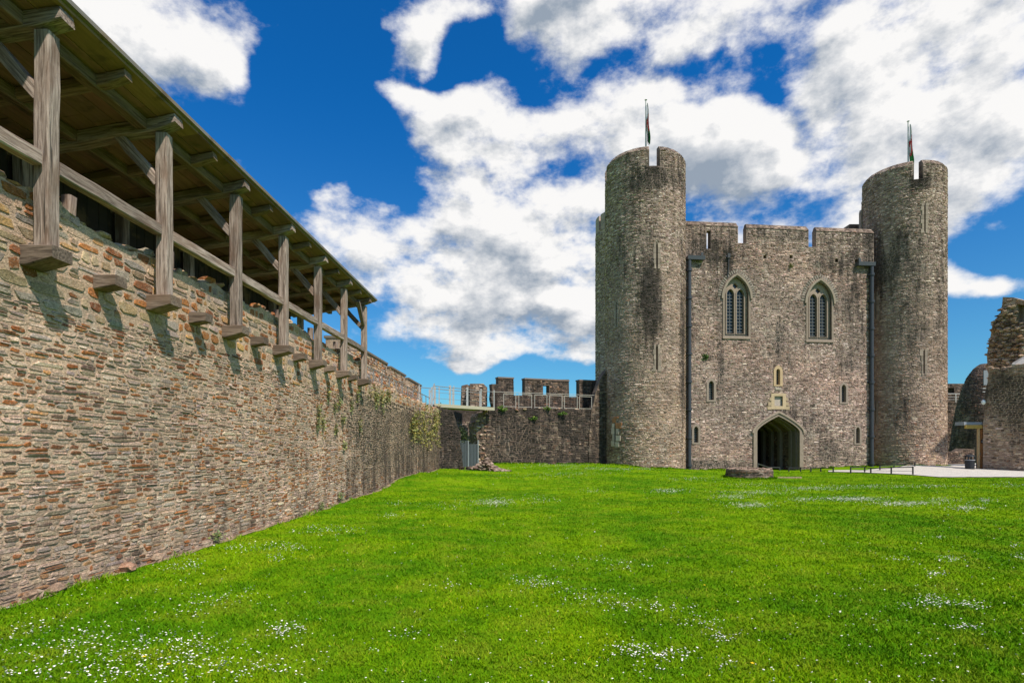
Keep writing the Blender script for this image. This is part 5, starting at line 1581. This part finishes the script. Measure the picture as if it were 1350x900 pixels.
def wall_pt(px, py, off=.05):
    D = 5.17 * 750 / (695 - px); return (wallx(D) + off, D, 1.6 + (588 - py) / 750 * D)
def build_plants():
    rg = np.random.default_rng(77)
    spots = [(431, 514, .3), (418, 533, .42), (424, 546, .35), (417, 552, .28), (440, 527, .32), (446, 524, .22), (450, 547, .25), (441, 560, .25), (462, 527, .32), (470, 514, .3), (473, 555, .3), (452, 582, .22), (503, 524, .5), (495, 520, .4)]
    for i, (x, y, s) in enumerate(spots):
        mb = MB(); p = wall_pt(x, y)
        mb.tube([(p[0] - .06, p[1], p[2] + .1 * s), (p[0] + .02, p[1], p[2] - .4 * s), (p[0], p[1], p[2] - 1.1 * s)], .008, 5, c=(.12, .13, .05))
        leaf_clump(mb, (p[0], p[1], p[2] - s * .5), (.05, s * .30, s * .75), 80, rg, .06, (.21, .23, .09), .4)
        tag(mb.build('wall_plant', LEAF), 'small green weed rooted in the face of the left wall beyond the gallery', 'plant', 'weeds growing from the left wall')
    mb = MB()
    for k in range(120):
        x = rg.uniform(538, 578); y = rg.uniform(536, 568); p = wall_pt(x, y, .06)
        leaf_clump(mb, (p[0] + rg.uniform(0, .15), p[1], p[2] - rg.uniform(0, .9) ** 1.3), (.07, .3, .3), 17, rg, .10, (.20, .19, .055), .9)
    tag(mb.build('ivy', LEAF), 'broad curtain of pale green creeper hanging over the far end of the left wall', 'plant')
    mb = MB()
    for k in range(32):
        x = rg.uniform(484, 512); y = rg.uniform(515, 530); p = wall_pt(x, y, .05)
        leaf_clump(mb, (p[0], p[1], p[2]), (.08, .25, .28), 16, rg, .08, (.22, .21, .08), .8)
    tag(mb.build('ivy', LEAF), 'thin olive creeper on the dark wall just past the last gallery post', 'plant')
    # weeds at the wall foot
    for (x, y, h, lab) in ((276, 716, .22, 'thin weed at the foot of the left wall, the one nearest the camera'), (410, 672, .2, 'weed at the foot of the left wall, middle of three'), (447, 663, .3, 'bushy weed at the foot of the left wall, farthest of three')):
        gx, gy, g = ground_pt(x, y); gx = wallx(gy) + .08; mb = MB()
        mb.tube([(gx, gy, g - .03), (gx, gy, g + h)], .008, 6, c=(.12, .14, .06)); leaf_clump(mb, (gx, gy, g + h * .5), (.08, .14, h * .5), 90, rg, .05, (.17, .22, .08))
        tag(mb.build('weed', LEAF), lab, 'plant')
    # tufts on the back wall top
    for (x, y, s, lab) in ((661, 538, .55, 'green tuft on the back wall top near the footbridge end'), (705, 552, .3, 'small green plant on the face of the dark back wall'), (725, 539, .28, 'low tuft at mid length of the back wall top'), (740, 545, .3, 'small tuft low on the right half of the back wall')):
        s_, D = on_line(BA, BB, x); mb = MB(); p = P(x, y, D - .12)
        for k in range(4): leaf_clump(mb, (p.x + rg.normal(0, s * .4), p.y, p.z + rg.normal(0, .06)), (s * .4, .12, s * .25), 50, rg, .11, (.11, .19, .03))
        tag(mb.build('wall_plant', LEAF), lab, 'plant')
    mb = MB(); s, z = F(929.5, 471); p = gmap(np.array([s]), np.array([z]), np.array([.08]))[0]
    leaf_clump(mb, p, (.22, .08, .28), 130, rg, .12, (.07, .13, .03)); tag(mb.build('wall_plant', LEAF), 'small green fern on the gatehouse wall right of the left drainpipe', 'plant')
    mb = MB(); s, z = F(1042, 351); p = gmap(np.array([s]), np.array([z]), np.array([.08]))[0]
    leaf_clump(mb, p, (.16, .07, .22), 80, rg, .1, (.13, .15, .04)); tag(mb.build('wall_plant', LEAF), 'mossy tuft under a spout between the two tall windows', 'plant')
    # bush in the gap
    mb = MB(); p = P(611, 572, 36.2)
    for k in range(6): leaf_clump(mb, (p.x + rg.normal(0, .15), p.y - .1, p.z + rg.normal(0, .3)), (.25, .2, .3), 60, rg, .12, (.05, .075, .025))
    tag(mb.build('shrub', LEAF), 'dark shrub on the broken wall end above the corrugated fence', 'plant')
build_plants()

# ================================================================== GRASS AND DAISIES
def build_grass():
    rg = np.random.default_rng(99)
    n = 560000
    Dm, DM = 3.3, 42.0
    D = Dm * (DM / Dm) ** rg.random(n)
    X = rg.uniform(-1, 1.05, n) * D * .95
    ok = (X > wallx(D) + .06) & (D < 41) & (X < 40)
    # keep clear of path, well
    D = D[ok]; X = X[ok]
    px = 675 + X / D * 750; py = 588 + 1.6 / D * 750
    wl = (X - 12.75) ** 2 + (D - 30.47) ** 2 < 1.3 ** 2
    g0 = gz(X, D); py = 588 + (1.6 - g0) / D * 750
    pth = (px > 1088) & (py < np.interp(px, [p[0] for p in PN], [p[1] for p in PN]) + .4)
    ok = ~wl & ~pth; X = X[ok]; D = D[ok]; n = len(X)
    ex = []
    def line(a, b, m, off): 
        f = rg.random(m); nx, ny = (b[1] - a[1]), -(b[0] - a[0]); L_ = math.hypot(nx, ny)
        o_ = off + np.abs(rg.normal(0, .10, m)); ex.append(np.stack([a[0] + (b[0] - a[0]) * f + nx / L_ * o_, a[1] + (b[1] - a[1]) * f + ny / L_ * o_], 1))
    line((BA.x, BA.y), (BB.x, BB.y), 5000, .04)
    line((GA.x, GA.y), (GA.x + GU.x * 5.0, GA.y + GU.y * 5.0), 2500, .04); line((GA.x + GU.x * 8.4, GA.y + GU.y * 8.4), (GB.x, GB.y), 3000, .04)
    for (cx_, cy_, r_) in (tlc, trc):
        t_ = rg.uniform(-1.5, 1.5, 4000) + math.atan2(-cx_, -cy_); q_ = r_ + .04 + np.abs(rg.normal(0, .1, 4000)); ex.append(np.stack([cx_ + np.sin(t_) * q_, cy_ + np.cos(t_) * q_], 1))
    t_ = rg.uniform(0, 6.28, 2500); q_ = 1.19 + np.abs(rg.normal(0, .08, 2500)); ex.append(np.stack([12.70 + np.sin(t_) * q_, 30.47 + np.cos(t_) * q_], 1))
    ex = np.concatenate(ex); ex = ex[(fbm1(ex[:, 0] * 1.3 + ex[:, 1], 6, 3) > -.35)]; X = np.concatenate([X, ex[:, 0]]); D = np.concatenate([D, ex[:, 1]]); extra = np.arange(len(X)) >= n; n = len(X)
    clump = .5 + .5 * np.sin(X * 5.1 + 2.3 * np.sin(D * 3.7)) * np.sin(D * 4.3 + 1.7 * np.sin(X * 2.9))
    wall = np.clip((X - wallx(D)) / .5, 0, 1)
    foot = np.exp(-((X - wallx(D)) / .16) ** 2) * np.clip(.4 + fbm1(D * 1.1, 8, 3), 0, 1.6)
    h = rg.uniform(.014, .036, n) * (.8 + .5 * clump) * (1 + 2.2 * foot) * np.where(extra, 3.2, 1.0)
    w = .0019 * (1 + D / 3.6) * rg.uniform(.7, 1.3, n)
    a = rg.uniform(0, 2 * np.pi, n)
    lean = rg.normal(0, .7, (n, 2)) * h[:, None]
    Z = gzz(X, D) - .004
    dx = np.cos(a) * w; dy = np.sin(a) * w
    b0 = np.stack([X - dx, D - dy, Z], 1); b1 = np.stack([X + dx, D + dy, Z], 1)
    m0 = np.stack([X - dx * .7 + lean[:, 0] * .4, D - dy * .7 + lean[:, 1] * .4, Z + h * .6], 1); m1 = np.stack([X + dx * .7 + lean[:, 0] * .4, D + dy * .7 + lean[:, 1] * .4, Z + h * .6], 1)
    tp = np.stack([X + lean[:, 0], D + lean[:, 1], Z + h], 1)
    v = np.stack([b0, b1, m1, m0, tp], 1).reshape(-1, 3)
    i = np.arange(n)[:, None] * 5
    c = rg.uniform(.78, 1.22, (n, 1)) * np.array([[1, 1, 1]]) * np.stack([rg.uniform(.8, 1.25, n), np.ones(n), rg.uniform(.6, 1.4, n)], 1)
    dry = rg.random(n) < .03; c[dry] = np.array((2.6, 1.5, 6.0))
    mb = MB()
    mb.add(v, i + np.array([[0, 1, 2, 3]]), 0, np.repeat(c, 5, 0))
    mb.loops.append((i + np.array([[3, 2, 4]])).ravel()); mb.sizes.append(np.full(n, 3)); mb.m.append(np.zeros(n, int))
    tag(mb.build('grass', BLADE), 'short mown green grass covering the courtyard lawn', 'grass', kind='stuff')
build_grass()

def build_daisies():
    rg = np.random.default_rng(123)
    cl = [(375, 833, 26, 10, 120), (652, 663, 22, 4, 260), (110, 862, 100, 22, 240), (60, 835, 60, 14, 80), (255, 872, 80, 20, 170), (160, 893, 120, 12, 150), (200, 845, 70, 14, 60), (345, 885, 60, 12, 70),
          (245, 812, 40, 8, 26), (250, 855, 40, 12, 60), (700, 770, 30, 8, 70), (715, 773, 22, 7, 60), (770, 790, 40, 10, 70), (830, 802, 50, 9, 90), (895, 808, 30, 5, 30), (925, 826, 30, 9, 60), (955, 842, 25, 7, 40),
          (828, 858, 26, 8, 80), (880, 866, 34, 8, 80), (850, 884, 20, 8, 20), (1228, 796, 18, 8, 110), (1265, 798, 28, 4, 60), (1290, 803, 16, 3, 20), (1275, 832, 22, 4, 40), (1195, 803, 12, 4, 18), (535, 835, 20, 10, 22), (590, 772, 22, 6, 22),
          (990, 667, 22, 3.5, 240), (1125, 658.5, 34, 3, 520), (1190, 665, 34, 2.5, 380), (965, 656, 26, 3, 160), (880, 648, 20, 2.5, 170), (1000, 650, 40, 2.5, 200), (1070, 645, 40, 2.5, 240), (1140, 642, 50, 2, 200), (1220, 642, 40, 2, 110), (1060, 660, 20, 3, 120),
          (1275, 671, 22, 3, 140), (1240, 660, 24, 3, 90), (1300, 661, 14, 2, 60), (1255, 740, 20, 4, 30), (1180, 740, 18, 3, 14), (1235, 760, 14, 3, 24), (1345, 735, 10, 5, 16), (1340, 720, 10, 3, 10), (1235, 710, 10, 2, 12),
          (740, 613.5, 60, 1.5, 260), (800, 619, 50, 1.5, 300), (760, 625, 60, 3, 120), (700, 628, 60, 4, 60), (780, 648, 14, 3, 40), (710, 660, 22, 5, 60), (516, 680, 14, 4, 30), (522, 664, 16, 3, 20), (590, 668, 30, 5, 40), (430, 700, 40, 6, 70), (370, 724, 36, 7, 70), (365, 738, 14, 5, 20),
          (312, 722, 20, 6, 22), (240, 748, 30, 8, 44), (300, 792, 50, 8, 54), (330, 780, 10, 4, 10), (270, 800, 30, 6, 30), (960, 880, 24, 8, 20), (955, 845, 14, 5, 14), (12, 895, 12, 4, 20), (1010, 890, 8, 4, 6), (490, 860, 12, 4, 8), (830, 745, 40, 6, 22), (770, 740, 30, 4, 12), (1000, 640, 60, 3, 100), (910, 632, 40, 3, 80), (1330, 640, 30, 3, 60)]
    X = []; Y = []
    for (x, y, rx, ry, n) in cl:
        m = int(n * (.75 if y > 760 else 1.4))
        qx = x + rg.normal(0, rx * .62, m); qy = y + rg.normal(0, ry * .62, m)
        for a, b in zip(qx, qy):
            gx, gy, g = ground_pt(a, min(max(b, 611), 930)); X.append(gx); Y.append(gy)
    for k in range(750):
        a = rg.uniform(0, 1350); b = 620 + (rg.random() ** .8) * 290
        gx, gy, g = ground_pt(a, b); X.append(gx); Y.append(gy)
    X = np.array(X); Y = np.array(Y)
    nb = rg.random(len(X))
    ok = (X > wallx(Y) + .12) & (Y < 40.5) & ~((X - 12.75) ** 2 + (Y - 30.47) ** 2 < 1.9)
    X = X[ok]; Y = Y[ok]; n = len(X)
    Z = gzz(X, Y) + rg.uniform(.03, .048, n) + np.clip(Y - 12, 0, 20) * .0012
    r = rg.uniform(.0048, .0095, n) * (1 + np.clip(Y - 6, 0, 26) * .045)
    seg = 8; ang = np.arange(seg) / seg * 2 * np.pi
    tilt = rg.normal(0, .35, (n, 2)) + np.array([0, -.25])
    ox = np.cos(ang) * r[:, None]; oy = np.sin(ang) * r[:, None]
    oz = -(tilt[:, :1] * ox + tilt[:, 1:] * -oy) * .9 - .15 * r[:, None]
    ring_ = np.stack([X[:, None] + ox, Y[:, None] + oy, Z[:, None] + oz], 2)
    cen = np.stack([X, Y, Z], 1)[:, None]
    k = .34
    mid = np.stack([X[:, None] + ox * k, Y[:, None] + oy * k, Z[:, None] + oz * k + .002], 2)
    mb = MB()
    v = np.concatenate([ring_, mid], 1).reshape(-1, 3); base = np.arange(n)[:, None, None] * 16
    a = np.arange(seg); b = (a + 1) % seg
    q = (base + np.stack([a, b, b + seg, a + seg], 1)[None]).reshape(-1, 4)
    mb.add(v, q, 0, (.78, .78, .74))
    nb = len(mb.v)
    top = mid + np.array((0, 0, .0015))
    mb.add(top.reshape(-1, 3), (np.arange(n)[:, None] * seg + np.arange(seg)[None]), 0, (.65, .45, .03))
    # stems
    st = np.stack([np.stack([X - .001, Y, Z - .05], 1), np.stack([X + .001, Y, Z - .05], 1), np.stack([X + .001, Y, Z - .001], 1), np.stack([X - .001, Y, Z - .001], 1)], 1).reshape(-1, 3)
    mb.add(st, np.arange(n)[:, None] * 4 + np.arange(4)[None], 0, (.10, .2, .03))
    tag(mb.build('daisies', CLOTH), 'white daisies scattered in drifts over the lawn', 'flowers', kind='stuff')
    # a few buttercups
    for i, (x, y) in enumerate(((929, 778), (190, 876), (222, 886), (992, 885))):
        gx, gy, g = ground_pt(x, y); m = MB()
        for k in range(5):
            t = k * 2 * math.pi / 5; p = np.array((gx, gy, g + .06))
            d = np.array((math.cos(t), math.sin(t), .35)); e = np.array((-math.sin(t), math.cos(t), 0))
            m.add(np.array([p, p + d * .008 + e * .007, p + d * .016, p + d * .008 - e * .007]), [(0, 1, 2, 3)], 0, (.8, .55, .01))
        m.tube([(gx, gy, g), (gx, gy, g + .06)], .0015, 5, c=(.1, .2, .03))
        tag(m.build('buttercup', CLOTH), ['single yellow buttercup out on the open lawn', 'yellow buttercup among the near left daisies, the farther of two', 'yellow buttercup among the near left daisies, the nearer of two', 'lone yellow buttercup at the bottom of the lawn'][i], 'flower', 'buttercups')
build_daisies()
